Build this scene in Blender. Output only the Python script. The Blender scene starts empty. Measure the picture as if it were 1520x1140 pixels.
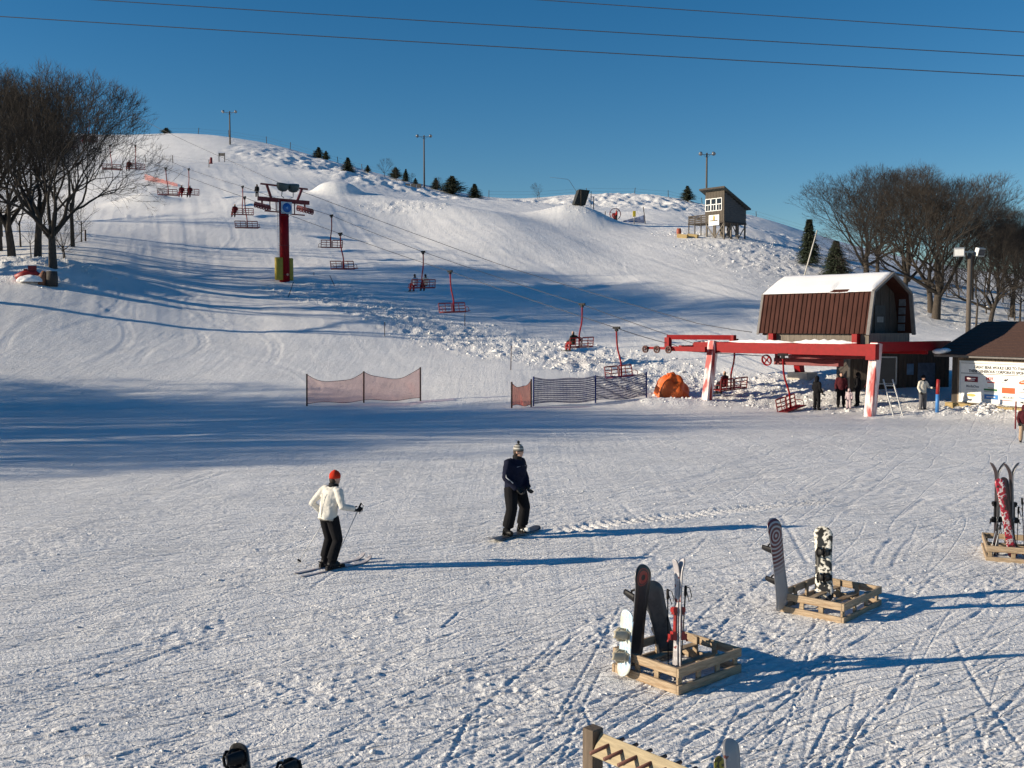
import bpy, math, random
import numpy as np
from mathutils import Vector, Matrix, Euler
random.seed(7)
scene = bpy.context.scene
COL = scene.collection
# ------------------------------------------------------------------ camera
F_PX = 1490.0; CAM_H = 4.2; PITCH = math.radians(3.265)
cam_d = bpy.data.cameras.new("camera"); cam = bpy.data.objects.new("camera", cam_d); COL.objects.link(cam)
cam_d.sensor_fit = 'HORIZONTAL'; cam_d.sensor_width = 36.0; cam_d.lens = 36.0 * F_PX / 1520.0
cam_d.clip_start = 0.1; cam_d.clip_end = 5000.0
cam.location = (0, 0, CAM_H); cam.rotation_euler = (math.radians(90) - PITCH, 0, 0)
scene.camera = cam
# ------------------------------------------------------------------ sky, sun, exposure
SUN_EL = math.radians(17.0); SUN_AZ = math.radians(189.0)     # direction towards the sun in the xy plane (from +X, ccw)
world = bpy.data.worlds.new("World"); scene.world = world; world.use_nodes = True
wn = world.node_tree.nodes; wl = world.node_tree.links
bg = wn.get("Background") or wn.new("ShaderNodeBackground")
sky = wn.new("ShaderNodeTexSky"); sky.sky_type = 'NISHITA'; sky.sun_disc = False
sky.sun_elevation = SUN_EL; sky.sun_rotation = math.radians(90) - SUN_AZ
sky.altitude = 450; sky.air_density = 1.0; sky.dust_density = 0.0; sky.ozone_density = 3.0
hs = wn.new("ShaderNodeHueSaturation"); hs.inputs["Saturation"].default_value = 1.34      # the camera's strong blue, over the whole sky alike
wl.new(sky.outputs[0], hs.inputs["Color"]); wl.new(hs.outputs[0], bg.inputs[0]); bg.inputs[1].default_value = 0.071
sun_d = bpy.data.lights.new("sun", 'SUN'); sun_d.energy = 5.0; sun_d.angle = math.radians(0.55); sun_d.color = (1.0, 0.86, 0.66)
sun = bpy.data.objects.new("sun", sun_d); COL.objects.link(sun)
SUN_DIR = Vector((math.cos(SUN_EL)*math.cos(SUN_AZ), math.cos(SUN_EL)*math.sin(SUN_AZ), math.sin(SUN_EL)))
sun.rotation_euler = SUN_DIR.to_track_quat('Z', 'Y').to_euler(); sun.location = (-40, -10, 40)
scene.view_settings.view_transform = 'Standard'
try: scene.view_settings.look = 'None'
except Exception: pass
scene.view_settings.exposure = 0.46; scene.view_settings.gamma = 1.0; scene.view_settings.use_curve_mapping = False

# ------------------------------------------------------------------ pixel <-> world
SP, CP = math.sin(PITCH), math.cos(PITCH)
def P(px, py, Y):
    a = (px-760)/F_PX; b = (570-py)/F_PX
    t = Y/(b*SP+CP)
    return Vector((a*t, Y, CAM_H + t*(b*CP-SP)))
# ------------------------------------------------------------------ noise
def _h(ix, iy, s):
    n = (ix.astype(np.int64)*374761393 + iy.astype(np.int64)*668265263 + s*1442695041) & 0xffffffff
    n = ((n ^ (n >> 13))*1274126177) & 0xffffffff
    n = n ^ (n >> 16)
    return (n & 0xffff)/65535.0
def vn(x, y, s=0):
    ix = np.floor(x); iy = np.floor(y); fx = x-ix; fy = y-iy
    fx = fx*fx*(3-2*fx); fy = fy*fy*(3-2*fy)
    a = _h(ix, iy, s); b = _h(ix+1, iy, s); c = _h(ix, iy+1, s); d = _h(ix+1, iy+1, s)
    return (a+(b-a)*fx)*(1-fy) + (c+(d-c)*fx)*fy - 0.5
def fbm(x, y, s=0, o=4):
    r = 0; a = 1.0
    for i in range(o):
        r = r + a*vn(x*2**i+17*i, y*2**i-9*i, s+i); a *= 0.5
    return r
def sst(a, b, x):
    t = np.clip((x-a)/(b-a), 0, 1); return t*t*(3-2*t)
# ------------------------------------------------------------------ terrain
CTRL = [(300,600,52),(300,500,68),(300,440,82),(300,380,100),(300,340,112),(300,300,128),(300,260,160),(300,230,190),(270,199,210),
 (600,600,54),(600,540,64),(600,500,72),(600,450,84),(600,400,98),(600,350,118),(600,320,135),(600,300,152),(600,268,195),
 (900,600,54),(900,560,61),(900,520,69),(900,470,81),(900,420,96),(900,370,116),(900,340,132),(900,320,150),(900,302,180),(900,289,200),
 (1100,602,53.5),(1100,545,63),(1100,500,71),(1100,450,84),(1100,400,102),(1100,358,122),(1100,337,150),(1100,317,185),
 (1300,612,49),(1300,540,60),(1300,492,78),(1300,450,92),(1250,405,110),(1250,375,160),(1200,348,180),
 (1450,622,46),(1450,545,60),(1450,500,75),(1400,478,88),(1450,440,120),(1450,412,160),(1560,425,150),(1600,490,90),(1350,395,165),
 (80,415,75),(20,388,82),(130,370,92),(50,335,105),(150,330,114),(60,270,150),(100,240,175),(0,432,70),(0,500,62),(0,560,55),(0,602,50),
 (130,229,195),(190,207,205),(340,203,212),(400,213,210),(470,233,205),(540,253,200),(660,284,192),(700,294,190),(740,301,188),
 (450,300,128),(450,270,160),(424,417,90),(385,295,130),(750,345,118),(750,325,140),(750,560,60),(480,560,59.5),(170,290,135),(200,250,160),
 (800,293,198),(850,289,200),(950,290,200),(1000,295,200),(1045,304,195),(1150,331,182),(520,480,74),(-100,230,190),(-150,330,120),(-250,420,80)]
def _ctrl_xyz():
    pts = [tuple(P(*c)) for c in CTRL]
    for X in (-120, -70, -35, -12, 0, 12, 35, 70):
        for Y in (-60, -15, 10, 28, 42):
            pts.append((X, Y, 0.0 if X > -50 else 0.02*(-X-50)))
    pts += [(-70, 55, 3), (-60, 75, 8), (-80, 110, 18), (-110, 160, 34), (-95, 200, 42), (60, 60, 1.5), (75, 80, 3), (90, 130, 7), (110, 180, 12),
            (-60, 245, 40), (0, 240, 24), (50, 240, 18), (100, 240, 12), (-110, 245, 38), (30, 220, 26)]
    return np.array(pts)
CT = _ctrl_xyz()
def _tps_fit(c, lam=0.4):
    n = len(c); x = c[:, 0]/50; y = c[:, 1]/50
    r2 = (x[:, None]-x)**2 + (y[:, None]-y)**2
    K = 0.5*r2*np.log(r2+1e-12) + lam*1e-3*np.eye(n)
    Pm = np.c_[np.ones(n), x, y]
    A = np.block([[K, Pm], [Pm.T, np.zeros((3, 3))]])
    return np.linalg.solve(A, np.r_[c[:, 2], 0, 0, 0]), x, y
TW, TX, TY = _tps_fit(CT)
def _tps(X, Y):
    X = np.atleast_1d(X).astype(float)/50; Y = np.atleast_1d(Y).astype(float)/50
    out = np.empty(X.shape); n = len(TX)
    for i in range(0, len(X), 20000):
        x = X[i:i+20000]; y = Y[i:i+20000]
        r2 = (x[:, None]-TX)**2 + (y[:, None]-TY)**2
        out[i:i+20000] = (0.5*r2*np.log(r2+1e-12)) @ TW[:n] + TW[n] + TW[n+1]*x + TW[n+2]*y
    return out
def _flat(p, q):
    return np.array([p, q])
# mounds: (px, py, Y, radius x, radius y, height, power)
MOUNDS = [(500, 290, 138, 3.0, 2.2, 1.35, 4), (560, 303, 140, 9, 5, 1.6, 2), (640, 318, 134, 9, 5, 1.9, 2), (700, 338, 128, 8, 5, 1.3, 2),
 (862, 328, 134, 5.0, 3.6, 2.3, 2), (815, 330, 136, 6, 4, 1.0, 2), (60, 412, 75.5, 3.2, 1.6, .55, 2), (20, 402, 78, 5, 2.5, .9, 2), (110, 395, 80, 3, 2, .6, 2),
 (1000, 598, 54.2, 2.6, 1.0, .35, 2), (215, 262, 128, 3.6, 2.2, 1.3, 2), (1440, 622, 47.3, 3.0, .55, .42, 2), (1490, 628, 46.0, 2.2, .6, .35, 2),
 (1335, 612, 49.6, 1.3, .5, .15, 2), (990, 350, 150, 10, 5, 1.0, 2), (540, 265, 175, 10, 6, 1.4, 2), (760, 305, 170, 12, 6, 1.0, 2), (1120, 345, 135, 5, 3, .9, 2)]
MO = [(P(a, b, Y).x, Y, rx, ry, h, pw) for a, b, Y, rx, ry, h, pw in MOUNDS]
def gz(X, Y):
    sc = np.isscalar(X)
    X = np.atleast_1d(X).astype(float); Y = np.atleast_1d(Y).astype(float)
    Xc = np.clip(X, -140, 130); Yc = np.clip(Y, -80, 262)
    z = _tps(Xc, Yc)
    # keep the run-out in front of the hill flat
    w = sst(40, 56, Y)
    z = z*w + (1-w)*np.clip(z, -0.06, 0.06+np.clip(-X-45, 0, 60)*.03)
    z = np.where(z < 0, z*0.3, z)
    R = np.maximum(np.maximum(np.abs(X)-135, (Y-232)*1.0), -Y-75)
    t = sst(0, 110, R); z = z*(1-t) + 2.0*t
    for mx, my, rx, ry, h, pw in MO:
        q = ((X-mx)/rx)**2 + ((Y-my)/ry)**2
        z = z + h*np.exp(-q**(pw/2.0))
    return float(z[0]) if sc else z
def G(px, py, y0=7.0, y1=230.0, n=900):
    Ys = y0*(y1/y0)**np.linspace(0, 1, n)
    a = (px-760)/F_PX; b = (570-py)/F_PX; t = Ys/(b*SP+CP)
    zr = CAM_H + t*(b*CP-SP); g = gz(a*t, Ys)
    k = np.where(zr <= g)[0]
    i = int(k[0]) if len(k) else n-1
    Y = Ys[i]
    if i > 0 and len(k):
        d0 = zr[i-1]-g[i-1]; d1 = zr[i]-g[i]; Y = Ys[i-1] + (Ys[i]-Ys[i-1])*d0/(d0-d1)
    p = P(px, py, Y); return Vector((p.x, p.y, gz(p.x, p.y)))
def GY(px, Y):                                     # ground point in the column px at depth Y
    x = (px-760)/F_PX*Y; return Vector((x, Y, gz(x, Y)))
# where the snow is churned up: world x, y, radius x, radius y, strength
def _w(px, py, Y): p = P(px, py, Y); return p.x, p.y
CHURN = []
for a, b, Y, rx, ry, s in [(470,432,87,5,4,.8),(530,450,83,5,4,1),(590,470,79,5,4,1),(650,490,75,5,4,1),(710,505,72,5,4,1),(770,520,69.5,5,4,1),(830,525,68,5,4,1),
   (880,530,66,5,4,1),(940,545,63.5,5,4,.9),(1010,560,60,5,4,1),(1080,575,57.5,5,4,1),(1150,580,56,5,5,1),(1220,590,54,4,4,.8),(1300,600,51,4,3,.7),
   (1100,370,118,8,6,1),(1060,350,128,8,6,.8),(1150,400,108,8,8,.9),(1180,370,125,8,8,.8),(900,300,185,26,14,.9),(780,300,185,14,10,.7),(1010,310,180,14,12,.8),
   (560,270,180,12,14,.8),(480,250,190,12,14,.7),(640,290,175,10,10,.8),(420,235,195,12,12,.5),(600,330,131,6,3,.8),(20,400,78,6,3,1),(100,395,79,4,3,1),(60,420,74,4,2,.7),
   (1440,625,47,3.5,1.0,1.1),(1350,612,49,3,1.2,.8),(1420,470,95,16,12,.6),(1000,600,54,3,1.2,.5),(1130,340,150,14,12,.7),(860,325,135,5,3,.5),(1250,430,98,10,9,.6)]:
    x, y = _w(a, b, Y); CHURN.append((x, y, rx, ry, s))
def churn(X, Y):
    m = np.zeros(X.shape)
    for x, y, rx, ry, s in CHURN:
        q = ((X-x)/rx)**2 + ((Y-y)/ry)**2
        m = np.maximum(m, s*np.clip(1.25-q, 0, 1))
    return m
rng = np.random.RandomState(5)
TRACKS = []
for k in range(900):                                  # ski and board tracks pressed into the run-out
    if k < 780:
        cy = 1/rng.uniform(1/30, 1/8.5); cx = rng.uniform(-.5, .62)*cy; ang = math.radians(rng.normal(36, 20)); L = rng.uniform(.3, 2.6)
    else:
        cx = rng.uniform(-22, 24); cy = rng.uniform(20, 47); ang = math.radians(rng.normal(12, 20)); L = rng.uniform(4, 14)
    if rng.rand() < .05: ang -= math.radians(45)
    TRACKS.append((cx, cy, ang, L, max(rng.uniform(.012, .028), cy*cy*.00012), rng.uniform(.004, .011), rng.normal(0, .05)/max(2, L)**1.4, rng.rand() < .12))
for cx, cy, an, L, cur in ((-25, 66, 1.9, 7, .05), (-22, 68, 1.2, 8, -.045), (-28, 72, 1.7, 8, .04), (-20, 64, 1.5, 6, .07), (-24, 76, 2.0, 9, -.03), (-17, 70, 2.2, 8, .05), (-31, 68, 1.3, 8, -.05), (-14, 62, 2.4, 7, .05), (-27, 82, 1.8, 9, .03), (-24.5, 62, 1.0, 6, .06),
                            (4, 100, 2.0, 12, .02), (12, 96, 1.8, 12, -.02), (-6, 108, 1.9, 12, .02), (18, 90, 1.9, 10, .02), (-30, 110, 1.8, 12, .02), (-34, 124, 1.7, 12, -.02)):
    TRACKS.append((cx, cy, an, L,   .16, .024, cur, True))
def detail(X, Y):
    r = np.sqrt(X*X+Y*Y)
    near = 1-sst(60, 130, r)
    ch = churn(X, Y)
    far_ok = 1-sst(120, 150, r)
    z = 0.05*fbm(X/3.1, Y/3.1, 1, 3) + 0.012*fbm(X/.7, Y/.7, 5, 3)*near
    pm = sst(.0, .42, fbm(X/2.3, Y/2.3, 40, 4))               # patches: choppy against scraped smooth
    n1 = np.abs(fbm(X/.22, Y/.22, 9, 3)); n2 = fbm(X/.09, Y/.09, 12, 2)
    z += near*(pm*(.044*(.35-n1) + .022*n2) + (1-pm)*.004*n2)*(1-.55*sst(12, 26, r))*(1-sst(45, 70, r))
    # churned snow
    c1 = fbm(X/.62, Y/.85, 21, 3); c2 = fbm(X/.35, Y/.45, 23, 2)
    z += ch*(0.18*c1 + 0.09*c2)*far_ok + ch*(1-far_ok)*(.85*fbm(X/1.7, Y/2.4, 25, 3))
    z += 0.35*fbm(X/13, Y/13, 31, 2)*sst(56, 85, Y)
    # run marks down the fall line of the slope
    u = X*0.95+Y*0.33; v = -X*0.33+Y*0.95
    sl = sst(58, 75, Y)*(1-sst(170, 200, Y))
    z += sl*(1-np.clip(ch, 0, 1))*(.05*fbm(u/.9, v/16, 33, 3) + .05*fbm(u/3.2, v/30, 37, 2))
    # tracks
    for cx, cy, an, L, w, dep, cur, dbl in TRACKS:
        m = (np.abs(X-cx) < L+1) & (np.abs(Y-cy) < L+1)
        if not m.any(): continue
        x = X[m]-cx; y = Y[m]-cy
        s = x*math.cos(an)+y*math.sin(an); d = -x*math.sin(an)+y*math.cos(an) - cur*s*s
        e = 1-sst(L*.8, L, np.abs(s))
        for off in ((0, .32) if dbl else (0,)):
            q = (d-off)/w
            z[m] += e*dep*(-np.exp(-q*q) + .55*np.exp(-(q-1.9)**2) + .3*np.exp(-(q+1.9)**2))
    # snowmobile track with its tread marks crossing behind the snowboarder
    ax, ay, bx, by = -.1+.9, 20.3, 8.0, 24.2
    dx, dy = bx-ax, by-ay; Ln = math.hypot(dx, dy); dx /= Ln; dy /= Ln
    s = (X-ax)*dx+(Y-ay)*dy; d = -(X-ax)*dy+(Y-ay)*dx - .12*np.sin(s*.5)
    e = sst(0, .6, s)*(1-sst(Ln-1, Ln, s))
    z += e*np.exp(-(d/.26)**4)*(.035*np.sin(s*2*math.pi/.22) - .01) + e*.04*np.exp(-((np.abs(d)-.38)/.09)**2)
    return z
# polar sheet around the origin, finest towards the hill
def build_ground():
    half = math.radians(31.5); front = np.linspace(-half, half, 840)
    back = np.linspace(half, 2*math.pi-half, 110)[1:-1]
    th = np.concatenate([front, back]); nt = len(th)
    rr = np.concatenate([[.02, 1.5, 3, 4.5, 5.8], 1/np.linspace(1/6.8, 1/58.0, 640), 58+np.linspace(.0, 1, 400)[1:]**1.15*(225-58),
                         225*np.linspace(1, 2500/225, 2)[:0], np.geomspace(228, 2600, 36)])
    T, R = np.meshgrid(th, rr)
    X = (R*np.sin(T)).ravel(); Y = (R*np.cos(T)).ravel()
    Z = gz(X, Y) + detail(X, Y)
    co = np.c_[X, Y, Z].astype(np.float32)
    n = nt; m = len(rr)
    i = np.arange((m-1)*n).reshape(m-1, n); j = np.roll(i, -1, axis=1)
    q = np.stack([i, i+n, j+n, j], -1).reshape(-1, 4)
    me = bpy.data.meshes.new("snow_ground")
    me.vertices.add(len(co)); me.vertices.foreach_set("co", co.ravel())
    me.loops.add(q.size); me.loops.foreach_set("vertex_index", q.ravel().astype(np.int32))
    me.polygons.add(len(q)); me.polygons.foreach_set("loop_start", np.arange(0, q.size, 4, dtype=np.int32))
    me.polygons.foreach_set("loop_total", np.full(len(q), 4, dtype=np.int32))
    me.polygons.foreach_set("use_smooth", np.ones(len(q), dtype=bool))
    at = me.attributes.new("churn", 'FLOAT', 'POINT'); at.data.foreach_set("value", np.clip(churn(X, Y), 0, 1).astype(np.float32))
    me.update(); me.validate()
    o = bpy.data.objects.new("snow_ground", me); COL.objects.link(o); o["kind"] = "structure"
    return o
# ------------------------------------------------------------------ materials
def new_mat(name):
    m = bpy.data.materials.new(name); m.use_nodes = True
    return m, m.node_tree.nodes, m.node_tree.links, m.node_tree.nodes["Principled BSDF"]
_mc = {}
def mat(name, col, rough=.6, var=.25, scale=6, bump=.15, metal=0, stretch=(1, 1, 1), col2=None, spec=.4, c2w=.5):
    if name in _mc: return _mc[name]
    m, N, L, b = new_mat(name)
    tc = N.new("ShaderNodeTexCoord"); mp = N.new("ShaderNodeMapping"); mp.inputs[3].default_value = stretch
    L.new(tc.outputs["Object"], mp.inputs[0])
    nz = N.new("ShaderNodeTexNoise"); nz.inputs["Scale"].default_value = scale; nz.inputs["Detail"].default_value = 6
    L.new(mp.outputs[0], nz.inputs["Vector"])
    cr = N.new("ShaderNodeValToRGB"); e = cr.color_ramp.elements
    lo = tuple(max(0, c*(1-var)) for c in col); hi = tuple(min(1, c*(1+var)) for c in col)
    e[0].position = .3; e[0].color = (*lo, 1); e[1].position = .7; e[1].color = (*hi, 1)
    L.new(nz.outputs[0], cr.inputs[0])
    out = cr.outputs[0]
    if col2:
        n2 = N.new("ShaderNodeTexNoise"); n2.inputs["Scale"].default_value = scale*.6; n2.inputs["Detail"].default_value = 8
        L.new(mp.outputs[0], n2.inputs["Vector"])
        c2 = N.new("ShaderNodeValToRGB"); c2.color_ramp.elements[0].position = c2w-.06; c2.color_ramp.elements[1].position = c2w+.06
        L.new(n2.outputs[0], c2.inputs[0])
        mx = N.new("ShaderNodeMix"); mx.data_type = 'RGBA'; L.new(c2.outputs[0], mx.inputs[0]); L.new(out, mx.inputs[6]); mx.inputs[7].default_value = (*col2, 1)
        out = mx.outputs[2]
    L.new(out, b.inputs["Base Color"])
    b.inputs["Roughness"].default_value = rough; b.inputs["Metallic"].default_value = metal
    try: b.inputs["Specular IOR Level"].default_value = spec
    except Exception: pass
    if bump:
        bp = N.new("ShaderNodeBump"); bp.inputs["Strength"].default_value = bump; bp.inputs["Distance"].default_value = .02
        L.new(nz.outputs[0], bp.inputs["Height"]); L.new(bp.outputs[0], b.inputs["Normal"])
    _mc[name] = m; return m
def snow_ground_mat():
    m, N, L, b = new_mat("snow")
    tc = N.new("ShaderNodeTexCoord"); O = tc.outputs["Object"]
    def noise(sc, det, vec=None, rough=.55):
        n = N.new("ShaderNodeTexNoise"); n.inputs["Scale"].default_value = sc; n.inputs["Detail"].default_value = det; n.inputs["Roughness"].default_value = rough
        L.new(vec or O, n.inputs["Vector"]); return n.outputs[0]
    def math_(op, a, c, v=None):
        n = N.new("ShaderNodeMath"); n.operation = op
        for i, q in enumerate((a, c)):
            if isinstance(q, (int, float)): n.inputs[i].default_value = q
            else: L.new(q, n.inputs[i])
        return n.outputs[0]
    at = N.new("ShaderNodeAttribute"); at.attribute_name = "churn"
    rot = N.new("ShaderNodeMapping"); rot.inputs[2].default_value = (0, 0, math.radians(-19)); rot.inputs[3].default_value = (1, .05, .3)
    L.new(O, rot.inputs[0])
    rot2 = N.new("ShaderNodeMapping"); rot2.inputs[2].default_value = (0, 0, math.radians(62)); rot2.inputs[3].default_value = (1, .06, .3)
    L.new(O, rot2.inputs[0])
    fine = noise(22, 5, rough=.65); mid = noise(5.5, 4); big = noise(.5, 3)
    st = noise(2.6, 3, rot.outputs[0]); st2 = noise(3.5, 3, rot2.outputs[0])
    vo = N.new("ShaderNodeTexVoronoi"); vo.inputs["Scale"].default_value = 9; L.new(O, vo.inputs["Vector"])
    h = math_('MULTIPLY', fine, .06)
    h = math_('ADD', h, math_('MULTIPLY', mid, .05))
    h = math_('ADD', h, math_('MULTIPLY', st, .055))
    h = math_('ADD', h, math_('MULTIPLY', st2, .012))
    h = math_('ADD', h, math_('MULTIPLY', math_('MULTIPLY', vo.outputs[0], at.outputs["Fac"]), .10))
    # thin ski scratches running in several directions, only on the packed run-out
    sx = N.new("ShaderNodeSeparateXYZ"); L.new(O, sx.inputs[0])
    rim = N.new("ShaderNodeMapRange"); L.new(sx.outputs[1], rim.inputs[0]); rim.inputs[1].default_value = 46; rim.inputs[2].default_value = 62; rim.inputs[3].default_value = 1; rim.inputs[4].default_value = .35
    for ang, sy, sxx, amp in ((8, 2.0, .09, .036), (24, 3.0, .12, .042), (40, 2.2, .12, .030), (60, 1.2, .09, .018), (-14, 1.6, .09, .022)):
        mp_ = N.new("ShaderNodeVectorRotate"); mp_.rotation_type = 'Z_AXIS'; mp_.inputs["Angle"].default_value = -math.radians(ang); L.new(O, mp_.inputs["Vector"])
        ml = N.new("ShaderNodeVectorMath"); ml.operation = 'MULTIPLY'; ml.inputs[1].default_value = (sxx, sy, .2); L.new(mp_.outputs[0], ml.inputs[0])
        nn = noise(1.0, 1.5, ml.outputs[0]); q = math_('ABSOLUTE', math_('SUBTRACT', nn, .5), 0)
        mr = N.new("ShaderNodeMapRange"); mr.interpolation_type = 'SMOOTHSTEP'; L.new(q, mr.inputs[0]); mr.inputs[1].default_value = 0; mr.inputs[2].default_value = .020; mr.inputs[3].default_value = -1; mr.inputs[4].default_value = 0
        h = math_('ADD', h, math_('MULTIPLY', math_('MULTIPLY', mr.outputs[0], rim.outputs[0]), amp))
    bp = N.new("ShaderNodeBump"); bp.inputs["Strength"].default_value = 1.0; bp.inputs["Distance"].default_value = .55
    L.new(h, bp.inputs["Height"]); L.new(bp.outputs[0], b.inputs["Normal"])
    cr = N.new("ShaderNodeValToRGB"); e = cr.color_ramp.elements
    e[0].position = .25; e[0].color = (.76, .755, .75, 1); e[1].position = .7; e[1].color = (.90, .895, .89, 1)
    mxs = math_('ADD', math_('MULTIPLY', big, .6), math_('MULTIPLY', mid, .4)); L.new(mxs, cr.inputs[0])
    L.new(cr.outputs[0], b.inputs["Base Color"]); b.inputs["Roughness"].default_value = .55
    try: b.inputs["Specular IOR Level"].default_value = .25
    except Exception: pass
    return m
SNOWG = snow_ground_mat()
SNOW = mat("fresh_snow", (.86, .86, .87), .6, .04, 14, .8)
RED = mat("red_paint", (.235, .003, .006), .5, .15, 5, .03, spec=.18)
REDP = mat("sun_bleached_red_paint", (.36, .03, .03), .55, .15, 4, .3, stretch=(1, 1, .25), col2=(.78, .68, .68), c2w=.50)
DKRED = mat("dark_red_paint", (.16, .012, .016), .5, .2, 7, .08)
BLACK = mat("black_plastic", (.010, .010, .012), .5, .3, 10, .05, spec=.2)
STEEL = mat("grey_steel", (.28, .29, .30), .4, .15, 10, .05, metal=.8)
GALV = mat("galvanised_metal", (.45, .46, .47), .5, .1, 12, .05, metal=.4)
ROPE = mat("steel_rope", (.05, .05, .055), .6, .2, 30, 0)
WOOD = mat("weathered_grey_wood", (.15, .13, .108), .8, .35, 3, .4, stretch=(6, 6, .6))
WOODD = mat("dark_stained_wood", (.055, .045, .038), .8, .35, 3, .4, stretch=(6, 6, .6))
TANW = mat("tan_wall_wood", (.23, .175, .125), .8, .3, 4, .3, stretch=(6, 6, .5))
PALL = mat("pallet_wood", (.33, .25, .165), .75, .3, 5, .4, stretch=(1.5, 1.5, 8), col2=(.24, .155, .085), c2w=.60)
PALH = mat("pallet_rail_wood", (.36, .27, .18), .75, .28, 5, .4, stretch=(1.2, 9, 9), col2=(.27, .175, .10), c2w=.61)
BARK = mat("oak_bark", (.060, .048, .038), .9, .4, 5, .6, stretch=(4, 4, 1))
TWIG = mat("bare_twigs", (.036, .029, .023), .9, .25, 1.5, 0)
BIRCH = mat("pole_wood", (.10, .082, .068), .85, .3, 5, .3, stretch=(5, 5, .5))
NEEDLE = mat("spruce_needles", (.030, .042, .022), .8, .45, 1.5, 0)
CEDAR = mat("cedar_foliage", (.033, .040, .020), .85, .5, 2.5, 0)
BRROOF = mat("brown_roof_metal", (.058, .023, .018), .7, .22, 3, .1, stretch=(1, 1, .3), spec=.08)
SHING = mat("brown_shingles", (.07, .037, .028), .85, .3, 14, .5)
GLASSD = mat("dark_window_glass", (.02, .024, .03), .08, .2, 2, 0)
WHITE = mat("white_paint", (.78, .78, .76), .5, .05, 8, .05)
ORANGE = mat("orange_tarpaulin", (.62, .12, .02), .5, .2, 3, .5)
YELLOW = mat("yellow_padding", (.36, .27, .03), .6, .15, 5, .2)
BLUE = mat("blue_paint", (.05, .2, .5), .5, .1, 6, .05)
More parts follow.
